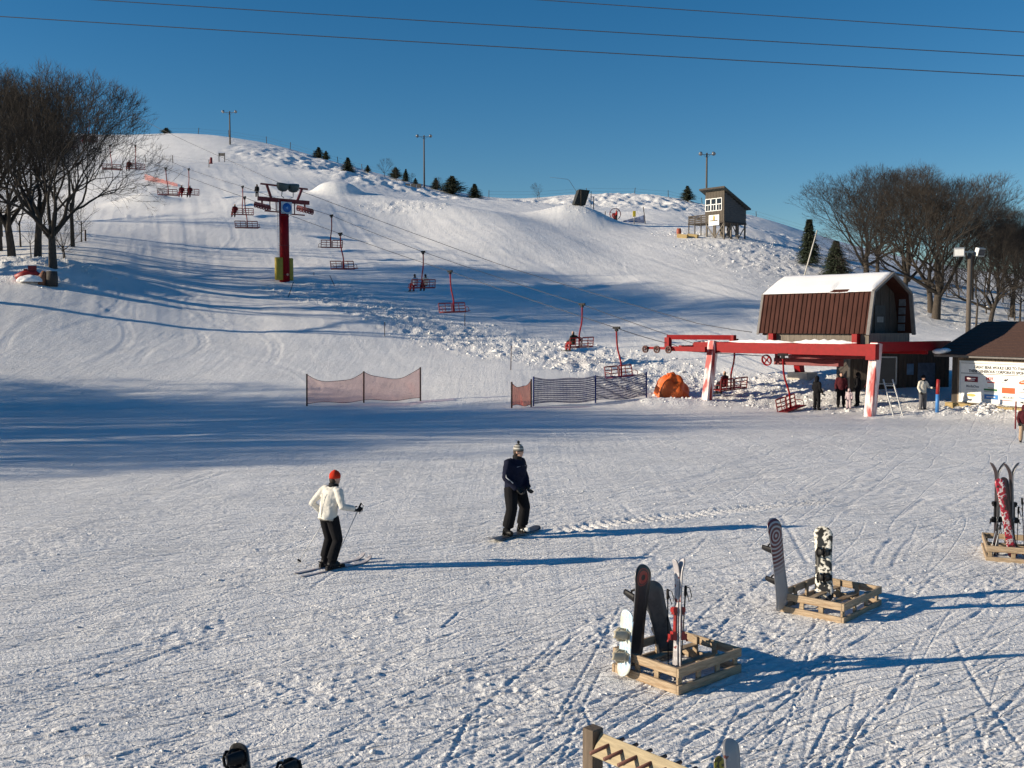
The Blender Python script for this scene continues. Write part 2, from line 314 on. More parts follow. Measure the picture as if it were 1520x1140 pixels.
# ------------------------------------------------------------------ mesh builder
class MB:
    def __init__(s): s.v = []; s.f = []; s.m = []; s.smooth = []
    def add(s, vs, fs, mi=0, sm=False):
        o = len(s.v); s.v.extend(vs)
        for f in fs: s.f.append(tuple(i+o for i in f)); s.m.append(mi); s.smooth.append(sm)
    def box(s, c, size, rot=None, mi=0, M=None):
        x, y, z = (q/2 for q in size)
        vs = [Vector((a*x, b*y, d*z)) for a in (-1, 1) for b in (-1, 1) for d in (-1, 1)]
        if rot is not None: vs = [rot @ v for v in vs]
        vs = [v + Vector(c) for v in vs]
        if M is not None: vs = [M @ v for v in vs]
        s.add([tuple(v) for v in vs], [(0, 1, 3, 2), (4, 6, 7, 5), (0, 4, 5, 1), (2, 3, 7, 6), (0, 2, 6, 4), (1, 5, 7, 3)], mi)
        return s
    def beam(s, p0, p1, w, h, mi=0, up=(0, 0, 1)):
        p0 = Vector(p0); p1 = Vector(p1); d = p1-p0; L = d.length; d.normalize()
        sx = d.cross(Vector(up))
        if sx.length < 1e-4: sx = d.cross(Vector((0, 1, 0)))
        sx.normalize(); u = sx.cross(d)
        R = Matrix((d, sx, u)).transposed()
        return s.box((p0+p1)/2, (L, w, h), R, mi)
    def tube(s, pts, rad, n=8, mi=0, cap=True, sm=True, sq=None):
        pts = [Vector(p) for p in pts]; k = len(pts)
        if isinstance(rad, (int, float)): rad = [rad]*k
        d = (pts[1]-pts[0]).normalized()
        ref = Vector((0, 0, 1)) if abs(d.z) < .9 else Vector((1, 0, 0))
        a = d.cross(ref).normalized(); vs = []
        for i, p in enumerate(pts):
            dd = (pts[min(i+1, k-1)]-pts[max(i-1, 0)])
            if dd.length < 1e-9: dd = d
            dd.normalize(); a = (a - dd*a.dot(dd))
            if a.length < 1e-6: a = dd.orthogonal()
            a.normalize(); b = dd.cross(a)
            ra, rb = (rad[i], rad[i]) if not isinstance(rad[i], tuple) else rad[i]
            for j in range(n):
                t = 2*math.pi*j/n; vs.append(tuple(p + a*(ra*math.cos(t)) + b*(rb*math.sin(t))))
        fs = [(i*n+j, i*n+(j+1) % n, (i+1)*n+(j+1) % n, (i+1)*n+j) for i in range(k-1) for j in range(n)]
        if cap: fs.append(tuple(range(n-1, -1, -1))); fs.append(tuple((k-1)*n+j for j in range(n)))
        s.add(vs, fs, mi, sm); return s
    def ell(s, c, r, nu=12, nv=8, mi=0, R=None):
        vs = []; c = Vector(c)
        for i in range(1, nv):
            ph = math.pi*i/nv
            for j in range(nu):
                t = 2*math.pi*j/nu
                v = Vector((r[0]*math.sin(ph)*math.cos(t), r[1]*math.sin(ph)*math.sin(t), r[2]*math.cos(ph)))
                vs.append(tuple((R @ v if R is not None else v) + c))
        top = Vector((0, 0, r[2])); bot = -top
        vs.append(tuple((R @ top if R is not None else top)+c)); vs.append(tuple((R @ bot if R is not None else bot)+c))
        nT = (nv-1)*nu
        fs = [(i*nu+j, (i+1)*nu+j, (i+1)*nu+(j+1) % nu, i*nu+(j+1) % nu) for i in range(nv-2) for j in range(nu)]
        fs += [(nT, j, (j+1) % nu) for j in range(nu)] + [(nT+1, (nv-2)*nu+(j+1) % nu, (nv-2)*nu+j) for j in range(nu)]
        s.add(vs, fs, mi, True); return s
    def prism(s, outline, o, ax, ay, az, t, mi=0):
        o = Vector(o); ax = Vector(ax); ay = Vector(ay); az = Vector(az); n = len(outline)
        vs = [tuple(o+ax*x+ay*y) for x, y in outline] + [tuple(o+ax*x+ay*y+az*t) for x, y in outline]
        fs = [tuple(range(n-1, -1, -1)), tuple(range(n, 2*n))] + [(i, (i+1) % n, n+(i+1) % n, n+i) for i in range(n)]
        s.add(vs, fs, mi); return s
    def quad(s, a, b, c, d, mi=0): s.add([tuple(a), tuple(b), tuple(c), tuple(d)], [(0, 1, 2, 3)], mi); return s
    def wheel(s, c, axis, r, w, n=20, mi=0, spokes=5, rim=.16):
        c = Vector(c); ax = Vector(axis).normalized(); a = ax.orthogonal().normalized(); b = ax.cross(a)
        pts = []
        vs = []; ri = r*(1-rim)
        for rr_, oo in ((r, -w/2), (r, w/2), (ri, w/2), (ri, -w/2)):
            for j in range(n):
                t = 2*math.pi*j/n; vs.append(tuple(c+ax*oo+(a*math.cos(t)+b*math.sin(t))*rr_))
        fs = []
        for k in range(4):
            for j in range(n): fs.append((k*n+j, k*n+(j+1) % n, ((k+1) % 4)*n+(j+1) % n, ((k+1) % 4)*n+j))
        s.add(vs, fs, mi)
        for k in range(spokes):
            t = 2*math.pi*k/spokes; d = a*math.cos(t)+b*math.sin(t)
            s.beam(c+d*.02, c+d*(ri+.01), w*.5, w*.5, mi)
        s.tube([c-ax*w*.7, c+ax*w*.7], r*.16, 8, mi); return s
    def mesh(s, name, mats):
        me = bpy.data.meshes.new(name); me.from_pydata([tuple(v) for v in s.v], [], s.f)
        if not isinstance(mats, (list, tuple)): mats = [mats]
        for m in mats: me.materials.append(m)
        me.polygons.foreach_set("material_index", s.m); me.polygons.foreach_set("use_smooth", s.smooth); me.update(); return me
    def build(s, name, mats, parent=None, loc=None, rot=None, bevel=0):
        o = bpy.data.objects.new(name, s.mesh(name, mats)); COL.objects.link(o)
        if parent is not None: o.parent = parent
        if loc is not None: o.location = loc
        if rot is not None: o.rotation_euler = rot
        if bevel:
            b = o.modifiers.new("bevel", 'BEVEL'); b.width = bevel; b.segments = 2; b.limit_method = 'ANGLE'
        return o
def tag(o, label=None, cat=None, group=None, kind=None):
    if label: o["label"] = label
    if cat: o["category"] = cat
    if group: o["group"] = group
    if kind: o["kind"] = kind
    return o
def empty(name, loc, rz=0.0, label=None, cat=None, group=None, rot=None):
    o = bpy.data.objects.new(name, None); o.empty_display_size = .2; COL.objects.link(o); o.location = loc
    o.rotation_euler = rot if rot is not None else (0, 0, rz); return tag(o, label, cat, group)
def inst(name, me, parent, loc=(0, 0, 0), rot=(0, 0, 0), scale=None):
    o = bpy.data.objects.new(name, me); COL.objects.link(o); o.parent = parent; o.location = loc; o.rotation_euler = rot
    if scale: o.scale = scale
    return o
KIDS = {}
def copy_tree(o, parent=None):
    c = o.copy(); COL.objects.link(c)
    if parent is not None: c.parent = parent
    for ch in list(o.children): copy_tree(ch, c)
    return c
def text_mesh(s, size, name, m, parent, loc, ax, ay, bold=0, align='LEFT', ex=.004, fit=None):
    cu = bpy.data.curves.new(name, 'FONT'); cu.body = s; cu.size = size; cu.align_x = align; cu.extrude = ex; cu.offset = bold; cu.resolution_u = 3
    t = bpy.data.objects.new(name, cu); COL.objects.link(t)
    dg = bpy.context.evaluated_depsgraph_get(); me = bpy.data.meshes.new_from_object(t.evaluated_get(dg)); bpy.data.objects.remove(t); 
    me.materials.clear(); me.materials.append(m); me.name = name
    o = bpy.data.objects.new(name, me); COL.objects.link(o); o.parent = parent
    ax = Vector(ax).normalized(); ay = Vector(ay).normalized(); az = ax.cross(ay)
    R = Matrix((ax, ay, az)).transposed().to_4x4(); sx = 1
    if fit:
        w = max(v.co.x for v in me.vertices)-min(v.co.x for v in me.vertices); sx = fit/w
    o.matrix_local = Matrix.Translation(loc) @ R @ Matrix.Diagonal((sx, 1, 1, 1)); return o

ground = build_ground(); ground.data.materials.append(SNOWG)
# ------------------------------------------------------------------ bare oaks
def grow_tree(seed, H=15.0, W=1.0, trunk_r=.38, fork_h=.18, nlimb=6, levels=8, side=.62, spread=1.0, droop=0.0, ellow=.45):
    rnd = random.Random(seed); tr = MB(); cr = MB()
    top = Vector((rnd.uniform(-.3, .3), rnd.uniform(-.3, .3), H*fork_h))
    tr.tube([(0, 0, -.6), (0, 0, .05), (top.x*.3, top.y*.3, H*fork_h*.45), tuple(top), tuple(top+Vector((0, 0, H*.04)))],
            [trunk_r*1.45, trunk_r*1.12, trunk_r*.95, trunk_r*.85, trunk_r*.6], 12)
    LL = [.17, .135, .115, .10, .085, .07, .052, .04, .03]
    cz = H*.52; rx = H*.52*W*spread; rz = H*.50
    def seg(p, d, r, lv):
        L = H*LL[lv]*rnd.uniform(.75, 1.2)
        n = 3 if lv < 3 else 2
        pts = [p]; q = p
        for i in range(n):
            j = .16 if lv < 4 else .22
            d = (d + Vector((rnd.gauss(0, j), rnd.gauss(0, j), rnd.gauss(0, j*.7)+.05-droop*(lv > 3)))).normalized()
            q = q + d*(L/n); pts.append(q)
        e = ((q.x/rx)**2+(q.y/rx)**2+((q.z-cz)/rz)**2)
        r1 = r*.78
        cr.tube(pts, [r-(r-r1)*i/n for i in range(n+1)], 7 if lv < 2 else (5 if lv < 4 else 3), cap=False)
        if e > 1.0+rnd.uniform(-.12, .06): twigs(q, d, 2); return
        if lv >= levels-1: twigs(q, d, 3); return
        k = 2 if rnd.random() < .72 else 3
        out = Vector((q.x, q.y, (q.z-H*.25)*.9)).normalized()
        a0 = rnd.uniform(0, 6.28)
        for i in range(k):
            ax = d.orthogonal().normalized(); ax.rotate(Matrix.Rotation(a0+i*2*math.pi/k+rnd.uniform(-.4, .4), 3, d))
            ang = rnd.uniform(.28, .62) if i else rnd.uniform(.1, .4)
            nd = (d*math.cos(ang)+ax*math.sin(ang)+out*.22).normalized()
            seg(q, nd, max(r1*(rnd.uniform(.72, .86) if k == 2 else .66), .0085), lv+1)
        if lv >= 2:
            for i in range(1, len(pts)-1):
                if rnd.random() < side:
                    ax = d.orthogonal().normalized(); ax.rotate(Matrix.Rotation(rnd.uniform(0, 6.28), 3, d))
                    nd = (d*.55+ax*.8+out*.3).normalized(); seg(pts[i], nd, max(r*.42, .0085), min(lv+2, levels-1))
    def twigs(q, d, n):
        for i in range(n):
            ax = d.orthogonal().normalized(); ax.rotate(Matrix.Rotation(rnd.uniform(0, 6.28), 3, d))
            nd = (d+ax*rnd.uniform(.2, .9)+Vector((0, 0, .15))).normalized(); L = H*rnd.uniform(.02, .045)
            m = q+nd*L*.5+ax*L*.08; e = q+nd*L; w = nd.orthogonal().normalized()*.008
            w2 = nd.cross(w).normalized()*.008
            cr.add([tuple(q+w), tuple(q-w*.5+w2), tuple(q-w*.5-w2), tuple(e)], [(0, 1, 3), (1, 2, 3), (2, 0, 3)])
    for i in range(nlimb):
        a = i*2*math.pi/nlimb+rnd.uniform(-.4, .4); el = rnd.uniform(ellow, 1.25) if i else 1.4
        d = Vector((math.cos(a)*math.cos(el), math.sin(a)*math.cos(el), math.sin(el)))
        seg(top - Vector((0, 0, rnd.uniform(0, H*.05))), d, trunk_r*rnd.uniform(.45, .62), 0 if rnd.random() < .7 else 1)
    return tr.mesh("trunk", BARK), cr.mesh("crown", TWIG)
OAKS = [grow_tree(11, 15, 1.0, .24, .15, 8, ellow=.62), grow_tree(23, 15, 1.08, .31, .18, 7), grow_tree(37, 15, .85, .27, .26, 5),
        grow_tree(41, 15, .7, .26, .34, 4, 8, .6), grow_tree(59, 15, .95, .31, .18, 6)]
HIGH = [grow_tree(101, 15, .62, .27, .40, 4, 7, .35), grow_tree(103, 15, .5, .24, .46, 4, 7, .35), grow_tree(107, 15, .7, .30, .36, 5, 7, .35)]
SAPS = [grow_tree(71, 8, .55, .10, .35, 4, 6, .6), grow_tree(83, 8, .7, .09, .15, 6, 6, .6)]
def tree(kind, loc, h, rz, label, group=None, cat="tree", name="bare_oak_tree", wide=1.0, lean=(0, 0)):
    pr = (OAKS+SAPS+HIGH)[kind]; base = 8.0 if kind in (5, 6) else 15.0; s = h/base
    r = empty(name, (loc[0], loc[1], loc[2]), rz, label, cat, group, rot=(lean[0], lean[1], rz)); r.scale = (s*wide, s*wide, s)
    inst("trunk", pr[0], r); inst("crown", pr[1], r); return r
# visible on the left edge
TG = "bare oaks on the left edge of the slope"
tree(0, GY(82, 76), 16.9, .4, "large bare spreading oak on the left edge with its trunk behind the stump barrel", TG, wide=1.05)
tree(4, GY(22, 81), 15.6, 2.1, "thick trunked bare oak at the far left behind the lumpy snow bank", TG, wide=.95)
tree(2, GY(60, 84), 15.8, 1.1, "slim bare oak standing behind the large oak on the left edge", TG)
tree(1, GY(-45, 83), 16.5, 3.4, "bare oak cut off by the left edge of the picture", TG)
tree(3, GY(112, 93), 10.5, 4.4, "narrow bare oak right of the large oak on the left, beside a short post", TG)
tree(3, GY(4, 90), 14.0, 5.0, "narrow bare oak between the two thick oaks on the left edge", TG)
for i, (px, Y, h) in enumerate([(35, 92, 6), (100, 86, 5.5), (8, 98, 7), (70, 100, 7), (125, 97, 5), (-20, 90, 7), (50, 78, 3.2), (98, 80, 3.4)]):
    tree(5+i % 2, GY(px, Y), h, i*1.3, "thin bare sapling in the undergrowth among the oaks at the left edge", "saplings under the left oaks", "sapling", "bare_sapling")
# off frame to the left: the wood whose shadows lie over the slope
k = 0
for X, Y, h, kd in [(-46, 66, 17, 8), (-50, 73, 18, 7), (-45, 80, 19, 9), (-53, 86, 18, 7), (-47, 92, 16, 8), (-58, 80, 20, 9), (-55, 100, 14, 8), (-62, 112, 14, 9), (-62, 70, 19, 8),
                    (-44, 27, 14, 7), (-40, 33, 16, 8), (-36, 37, 17, 9), (-34, 41, 16, 7), (-46, 41, 18, 1), (-54, 33, 18, 8), (-62, 38, 19, 9), (-50, 37, 18, 9), (-43, 36, 16, 1), (-52, 29, 17, 0), (-47, 45, 16, 4), (-56, 45, 17, 7), (-72, 42, 20, 0), (-60, 31, 18, 7)]:
    tree(kd, (X, Y, gz(X, Y)), h, k*1.7, "bare oak of the wood beyond the left edge that shades the slope", "oaks of the wood beyond the left edge"); k += 1
# right hand group
RG = "bare oaks on the right behind the lift building"
tree(1, GY(1388, 89), 14.4, 3.9, "large round-crowned bare oak with twin trunks behind the lift building", RG, wide=1.18)
tree(4, GY(1380, 92), 13.9, 1.2, "thick bare oak standing close left of the twin trunked oak", RG, wide=.9)
tree(1, GY(1284, 103), 12.9, .6, "bare oak with a wide low crown leftmost of the right hand group", RG, wide=1.15)
tree(2, GY(1300, 108), 12.6, 2.6, "slimmer bare oak just right of the leftmost oak in the right hand group", RG, wide=.95)
tree(1, GY(1468, 86), 9.8, 5.2, "dark bare oak right of the wooden floodlight pole", RG)
tree(2, GY(1500, 98), 11.0, .2, "bare oak near the right edge above the brown shingle roof", RG)
tree(4, GY(1530, 108), 11.5, 1.9, "bare oak cut off by the right edge of the picture", RG)
tree(3, GY(1440, 112), 11.5, 3.1, "narrow bare oak far behind the wooden floodlight pole", RG)
tree(0, GY(1560, 95), 11.0, 4.1, "bare oak beyond the right edge of the picture", RG)
tree(4, GY(1340, 97), 13.0, 2.9, "broad bare oak filling the gap between the leftmost and the round-crowned oaks", RG, wide=1.0)
tree(3, GY(1345, 120), 13.5, 3.7, "narrow bare oak far behind the round-crowned oak", RG)
tree(2, GY(1480, 125), 11.0, 3.7, "bare oak deep in the wood on the right hillside", RG)
rs = random.Random(3)
for i in range(26):
    px = rs.uniform(1395, 1570); Y = rs.uniform(80, 130)
    tree(5+i % 2, GY(px, Y), rs.uniform(3, 7.5), i*1.3, "thin bare sapling in the undergrowth of the right hand wood", "saplings in the right hand wood", "sapling", "bare_sapling")
for i in range(16):
    px = rs.uniform(1410, 1640); Y = rs.uniform(118, 165)
    tree(2+i % 2, GY(px, Y), rs.uniform(7, 9.5), i*1.9, "slim bare tree in the dense wood on the right hillside", "trees in the wood on the right hillside")
# small bare shrubs on the skyline
for px, Y, h, lb in [(573, 196, 4.2, "small bare shrub on the skyline left of the ridge cedars"), (612, 193, 2.4, "low bare shrub between cedars on the ridge"), (590, 192, 3.0, "bare shrub beside the pair of ridge cedars"), (650, 188, 3.4, "thin bare shrub right of the middle light pole"), (797, 195, 3.6, "lone thin bare shrub on the skyline left of the jump board")]:
    tree(6, GY(px, Y), h, px, lb, None, "shrub", "bare_shrub")
# ------------------------------------------------------------------ conifers
def conifer(seed, H, R, whorls, per, mat_, bushy=0.0, lf=.055):
    rnd = random.Random(seed); t = MB(); c = MB()
    t.tube([(0, 0, -.3), (0, 0, H*.5), (0, 0, H*.98)], [H*.022, H*.013, .01], 7)
    for w in range(whorls):
        f = (w+.5)/whorls; z = H*(.04+.94*f)
        rad = R*((1-f)**(.75 if not bushy else .95))*(1 if f > .08 else .8)+.06*R
        for k in range(per):
            a = rnd.uniform(0, 6.283); L = rad*rnd.uniform(.65, 1.12)
            d = Vector((math.cos(a), math.sin(a), rnd.uniform(-.25, .05)+bushy*rnd.uniform(.1, .9))).normalized()
            side = Vector((-math.sin(a), math.cos(a), 0)); n = max(4, int(L/(H*.035)))
            base = Vector((0, 0, z+rnd.uniform(-.5, .5)*H/whorls))
            for i in range(n):
                g = (i+.5)/n; p = base+d*(L*g)+Vector((0, 0, -.16*L*g*g))
                for sgn in (-1, 1):
                    l = H*lf*rnd.uniform(.6, 1.3)*(1.15-g*.7); q = p+(side*sgn*rnd.uniform(.5, 1)+d*.7+Vector((0, 0, rnd.uniform(-.45, .35)))).normalized()*l
                    wv = Vector((rnd.uniform(-1, 1), rnd.uniform(-1, 1), rnd.uniform(-1, 1))).normalized()*l*.3
                    c.add([tuple(p-wv), tuple(p+wv), tuple(q)], [(0, 1, 2)])
    return t.mesh("trunk", BARK), c.mesh("foliage", mat_)
SPR = conifer(5, 5.0, 1.7, 26, 30, NEEDLE, 0, .065); SPR2 = conifer(9, 4.6, 2.3, 24, 34, NEEDLE, 0, .07)
CED = [conifer(12, 2.6, 1.9, 12, 30, CEDAR, .7, .085), conifer(15, 2.6, 2.3, 11, 34, CEDAR, .9, .085), conifer(18, 2.6, 1.5, 12, 28, CEDAR, .6, .085)]
def con(pr, base, loc, h, lb, cat="tree", name="spruce_tree", group=None, wide=1.0):
    r = empty(name, loc, loc[0]*3, lb, cat, group); s = h/base; r.scale = (s*wide, s*wide, s); inst("trunk", pr[0], r); inst("foliage", pr[1], r)
con(SPR, 5.0, GY(1198, 112), 5.0, "tall dark spruce behind the lift building, left of the leaning white pole")
con(SPR2, 4.6, GY(1238, 104), 3.9, "broad dark spruce right of the leaning white pole, behind the machine room roof", wide=1.05)
for i, (px, py, Y, h, wd, lb) in enumerate([(476, 236, 203, 2.2, 1.2, "left dark cedar of the pair highest on the ridge"), (487, 238, 202, 1.9, .8, "right slim cedar of the pair highest on the ridge"),
      (519, 261, 185, 2.9, 1.2, "squat rounded cedar standing below the ridge line on open snow"), (548, 258, 196, 1.4, 1, "very small cedar on the ridge right of the squat cedar"), (589, 264, 194, 2.2, 1.1, "spreading cedar left of the pair near the middle light pole"),
      (604, 268, 193, 2.4, .8, "pointed cedar left of the middle light pole"), (648, 279, 191, 2.2, 1.0, "dark cedar immediately right of the middle light pole"), (672, 289, 189, 3.4, 1.25, "largest spreading cedar on the ridge right of the middle light pole"),
      (705, 294, 188, 2.9, 1.35, "broad cedar rightmost on the ridge, alone on the snow"), (1018, 300, 190, 2.9, 1.0, "lone cedar on the skyline left of the hut on stilts"), (253, 200, 212, 1.3, 1.6, "tiny dark cedar on the top of the left hill"), (618, 274, 192, 1.2, 1.2, "low cedar at the foot of the middle light pole")]):
    p = GY(px, Y); con(CED[i % 3], 2.6, p, h, lb, "cedar", "cedar_tree", "cedars on the ridge", wd)
# ------------------------------------------------------------------ light poles
def light_pole(px, Y, top_py, lb, arm=1.1):
    b = GY(px, Y); H = P(px, top_py, Y).z - b.z
    r = empty("floodlight_pole", b, 0, lb, "light pole", "floodlight poles on the hill")
    MB().tube([(0, 0, -.5), (0, 0, H)], [.17, .12], 10).build("pole", BIRCH, r)
    MB().beam((-arm, 0, H-.25), (arm, 0, H-.25), .07, .09).beam((-arm*.6, 0, H-.25), (0, 0, H-.8), .04, .04).beam((arm*.6, 0, H-.25), (0, 0, H-.8), .04, .04).build("crossarm", STEEL, r)
    m = MB(); m.tube([(0, 0, .22), (0, -.12, .1), (.0, -.34, -.12), (0, -.36, -.14)], [.10, .22, .30, .29], 10)
    fl = m.mesh("floodlight", STEEL)
    for sx in (-arm, arm): inst("floodlight", fl, r, (sx, 0, H-.1), (0, 0, .5*sx))
    return r
light_pole(346.5, 200, 165, "tall floodlight pole leftmost of the three on the hill, below the summit")
light_pole(631, 190, 201, "tall floodlight pole in the middle of the ridge among the cedars")
light_pole(1046, 150, 227, "tall floodlight pole rising behind the hut on stilts", .85)
# wooden pole with two box floodlights behind the right building
b = GY(1436, 68); r = empty("wooden_floodlight_pole", b, 0, "grey wooden pole carrying two box floodlights behind the brown roof", "light pole")
H = P(1436, 376, 68).z-b.z
MB().tube([(0, 0, -.4), (0, 0, H)], [.17, .14], 12).build("pole", BIRCH, r)
MB().beam((-.75, 0, H+.1), (.75, 0, H+.1), .08, .1).build("crossarm", STEEL, r)
for sx, mm, a in ((-.72, GALV, -.4), (.62, STEEL, .5)):  # sunlit left lamp put into colour: paler metal, white lens; right one dark
    q = MB(); q.prism([(-.36, -.27), (.36, -.27), (.30, .30), (-.33, .30)], (0, -.2, 0), (1, 0, 0), (0, 0, 1), (0, 1, 0), .32)
    o = q.build("floodlight", mm, r, (sx, 0, H+.08), (.25, 0, a), .02)
    MB().box((0, -.215, .01), (.56, .02, .42)).build("lens", WHITE if sx < 0 else GLASSD, o)
# ------------------------------------------------------------------ fences on the skyline
def wire_fence(pts, gap, h, lb):
    p0 = pts[0]; r = empty("wire_fence", p0, 0, lb, "fence")
    pm = MB().tube([(0, 0, -.4), (0, 0, h)], .065, 6).mesh("post", WOODD); prev = None; wires = MB(); ps = []
    rn = random.Random(int(p0.x*10))
    for a, bb in zip(pts[:-1], pts[1:]):
        n = max(1, int((bb-a).length/gap))
        for i in range(n):
            q = a.lerp(bb, i/n); ps.append(Vector((q.x, q.y, gz(q.x, q.y))))
    ps.append(pts[-1])
    for q in ps:
        o = inst("post", pm, r, q-p0, (rn.uniform(-.12, .12), rn.uniform(-.12, .12), 0)); o.scale = (1, 1, rn.uniform(.85, 1.15))
    for a, bb in zip(ps[:-1], ps[1:]):
        for hh in (.45, .9): wires.tube([a-p0+Vector((0, 0, h*hh)), (a+bb)/2-p0+Vector((0, 0, h*hh-.05)), bb-p0+Vector((0, 0, h*hh))], .012, 3, cap=False)
    wires.build("wire", ROPE, r)
wire_fence([GY(255, 212), GY(345, 212), GY(400, 210), GY(470, 205), GY(540, 199), GY(600, 195)], 5.5, 1.25, "post and wire fence along the top of the left hill skyline")
wire_fence([GY(222, 178), GY(262, 176), GY(315, 172)], 4.5, 1.2, "short post fence across the slope below the left summit")
wire_fence([GY(726, 196), GY(800, 197), GY(940, 199), GY(1040, 198), GY(1120, 190), GY(1195, 184)], 6.5, 1.3, "post and wire fence along the middle hill skyline")
# ------------------------------------------------------------------ haul rope line
U = Vector((-.655, .755, 0)).normalized(); V = Vector((U.y, -U.x, 0))
TOW = GY(424, 90)
def rope_pt(side, px, py):                     # point of the rope plane (side -1 near, +1 far) seen at that pixel
    o = Vector((TOW.x, TOW.y, 0))+V*(2.1*side); k = (px-760)/F_PX
    # X = k*t, Y = t*(b*SP+CP): solve for the distance s along U
    b_ = (570-py)/F_PX; kk = k/(b_*SP+CP)
    s = (kk*o.y-o.x)/(U.x-kk*U.y); Y = o.y+U.y*s
    return s, P(px, py, Y)
NEAR = [(915, 487), (668, 403), (505, 347), (363, 293), (246, 250), (163, 216), (98, 186)]
FARR = [(864, 452), (628, 374), (492, 320), (360, 277), (280, 251), (201, 216), (132, 178)]
def rope_path(side, marks, start):
    pts = [start]+[rope_pt(side, *m)[1] for m in marks]
    pts.append(pts[-1]+(pts[-1]-pts[-2])*1.6); return pts
# ------------------------------------------------------------------ lift terminal (local x: downhill along the line, local y: away)
BL = GY(1050, 54.4)
TB = Vector((BL.x, BL.y, 0)); TANG = math.atan2(-U.y, -U.x)
term = empty("lift_terminal", TB, TANG, "red steel chairlift terminal with a brown gambrel-roofed machine room on top", "lift station")
TR = Matrix.Rotation(TANG, 4, 'Z'); TM = Matrix.Translation(TB) @ TR
def TW_(x, y, z=0): return TM @ Vector((x, y, z))
ZB = 2.78; ZT = 3.36
MB().beam((-1.3, .55, 3.08), (9.55, .55, 3.08), .26, .56).build("main_beam", RED, term, bevel=.015)
MB().beam((-1.3, 5.2, 3.08), (9.7, 5.2, 3.08), .26, .52).build("main_beam", RED, term, bevel=.015)
for x, y1 in ((.3, 5.05), (3.2, 5.05), (8.2, 5.05)):
    MB().beam((x, .70, 3.2), (x, y1, 3.2), .22, .36).build("cross_beam", RED, term)
MB().beam((9.62, .2, 3.24), (9.62, 7.6, 3.24), .3, .46).build("cross_beam", RED, term)
MB().box((9.62, .05, 3.02), (.5, .35, .75)).build("gusset", RED, term)
def leg(b, t, name="leg", m=REDP):
    b = Vector(b); t = Vector(t); d = (t-b)
    return MB().beam(b, t, .46, .40, up=(1, 0, 0)).build(name, [m], term, bevel=.02)
gA = gz(*TW_(9.6, -.0).to_2d()); gB = 0
leg((0, -.05, gz(*TW_(0, 0).to_2d())-.3), (.0, .52, 3.42)); leg((9.6, -.05, gA-.3), (9.62, .40, 3.42))
cs = GY(1190, 58.6); cl = TM.inverted() @ cs
leg((cl.x, cl.y, cs.z-.3), (cl.x-.05, cl.y-.45, 2.85), m=RED)
MB().box((cl.x+.1, cl.y-.05, cs.z+.1), (1.3, 1.1, .5)).build("leg_footing", mat("pale_concrete", (.45, .42, .37), .8, .15, 5, .3), term)
# snow lying on the beam ledges
sn = MB()
for i, (x0, x1, w, h) in enumerate([(-1.2, .0, .22, .07), (.9, 5.0, .3, .13), (4.9, 8.5, .34, .17)]):
    n = 14; pts = []; rad = []
    for k in range(n+1):
        f = k/n; pts.append((x0+(x1-x0)*f, .62+.03*math.sin(k*2.1), 3.36+h*.35)); rad.append((w*(.55+.15*math.sin(k*1.7+i)) * (min(1, 4*f, 4*(1-f))+.05), h*(.8+.25*math.sin(k*2.9))*(min(1, 4*f, 4*(1-f))+.05)))
    sn.tube(pts, rad, 8)
sn.build("snow_layer", SNOW, term)
# machine room
x0, x1, y0, y1 = 2.75, 8.95, .85, 5.05; ym = (y0+y1)/2
zb, zk, zr = 3.86, 5.93, 6.86; yk0 = y0+.42; yk1 = y1-.42
MB().box(((x0+x1)/2+.15, ym, 3.62), (x1-x0-.4, y1-y0-.25, .52)).build("floor_skirt", WOOD, term)
for k, (xa) in enumerate((3.6, 8.35)): MB().box((xa, .75, 3.6), (.28, .3, .5)).build("support_bracket", RED, term)
# corrugated steep roof sides, one sheet metal panel per part
def corr_panel(xa, xb, lo, hi, name="roof_panel"):
    lo = Vector(lo); hi = Vector(hi); m = MB(); d = hi-lo; nrm = Vector((1, 0, 0)).cross(d).normalized()
    if nrm.y > 0 and lo.y < ym: nrm = -nrm
    if nrm.y < 0 and lo.y > ym: nrm = -nrm
    w = xb-xa; prof = [(0, 0), (.035, .05), (.075, .05), (.11, 0), (w, 0), (w, -.03), (0, -.03)]
    m.prism([(a, c) for a, c in prof], (xa, lo.y, lo.z), (1, 0, 0), nrm, d.normalized(), d.length)
    return m.build(name, BRROOF, term)
NP = 24; w = (x1-x0)/NP
for k in range(NP):
    corr_panel(x0+k*w, x0+(k+1)*w-.004, (0, y0-.1, zb), (0, yk0-.1, zk))
    corr_panel(x0+k*w, x0+(k+1)*w-.004, (0, y1+.1, zb), (0, yk1+.1, zk))
MB().prism([(yk0-.14, zk), (ym, zr), (ym, zr-.07), (yk0-.14, zk-.07)], (x0-.02, 0, 0), (0, 1, 0), (0, 0, 1), (1, 0, 0), x1-x0+.04).build("upper_roof", BRROOF, term)
MB().prism([(yk1+.14, zk), (ym, zr), (ym, zr-.07), (yk1+.14, zk-.07)], (x0-.02, 0, 0), (0, 1, 0), (0, 0, 1), (1, 0, 0), x1-x0+.04).build("upper_roof", BRROOF, term)
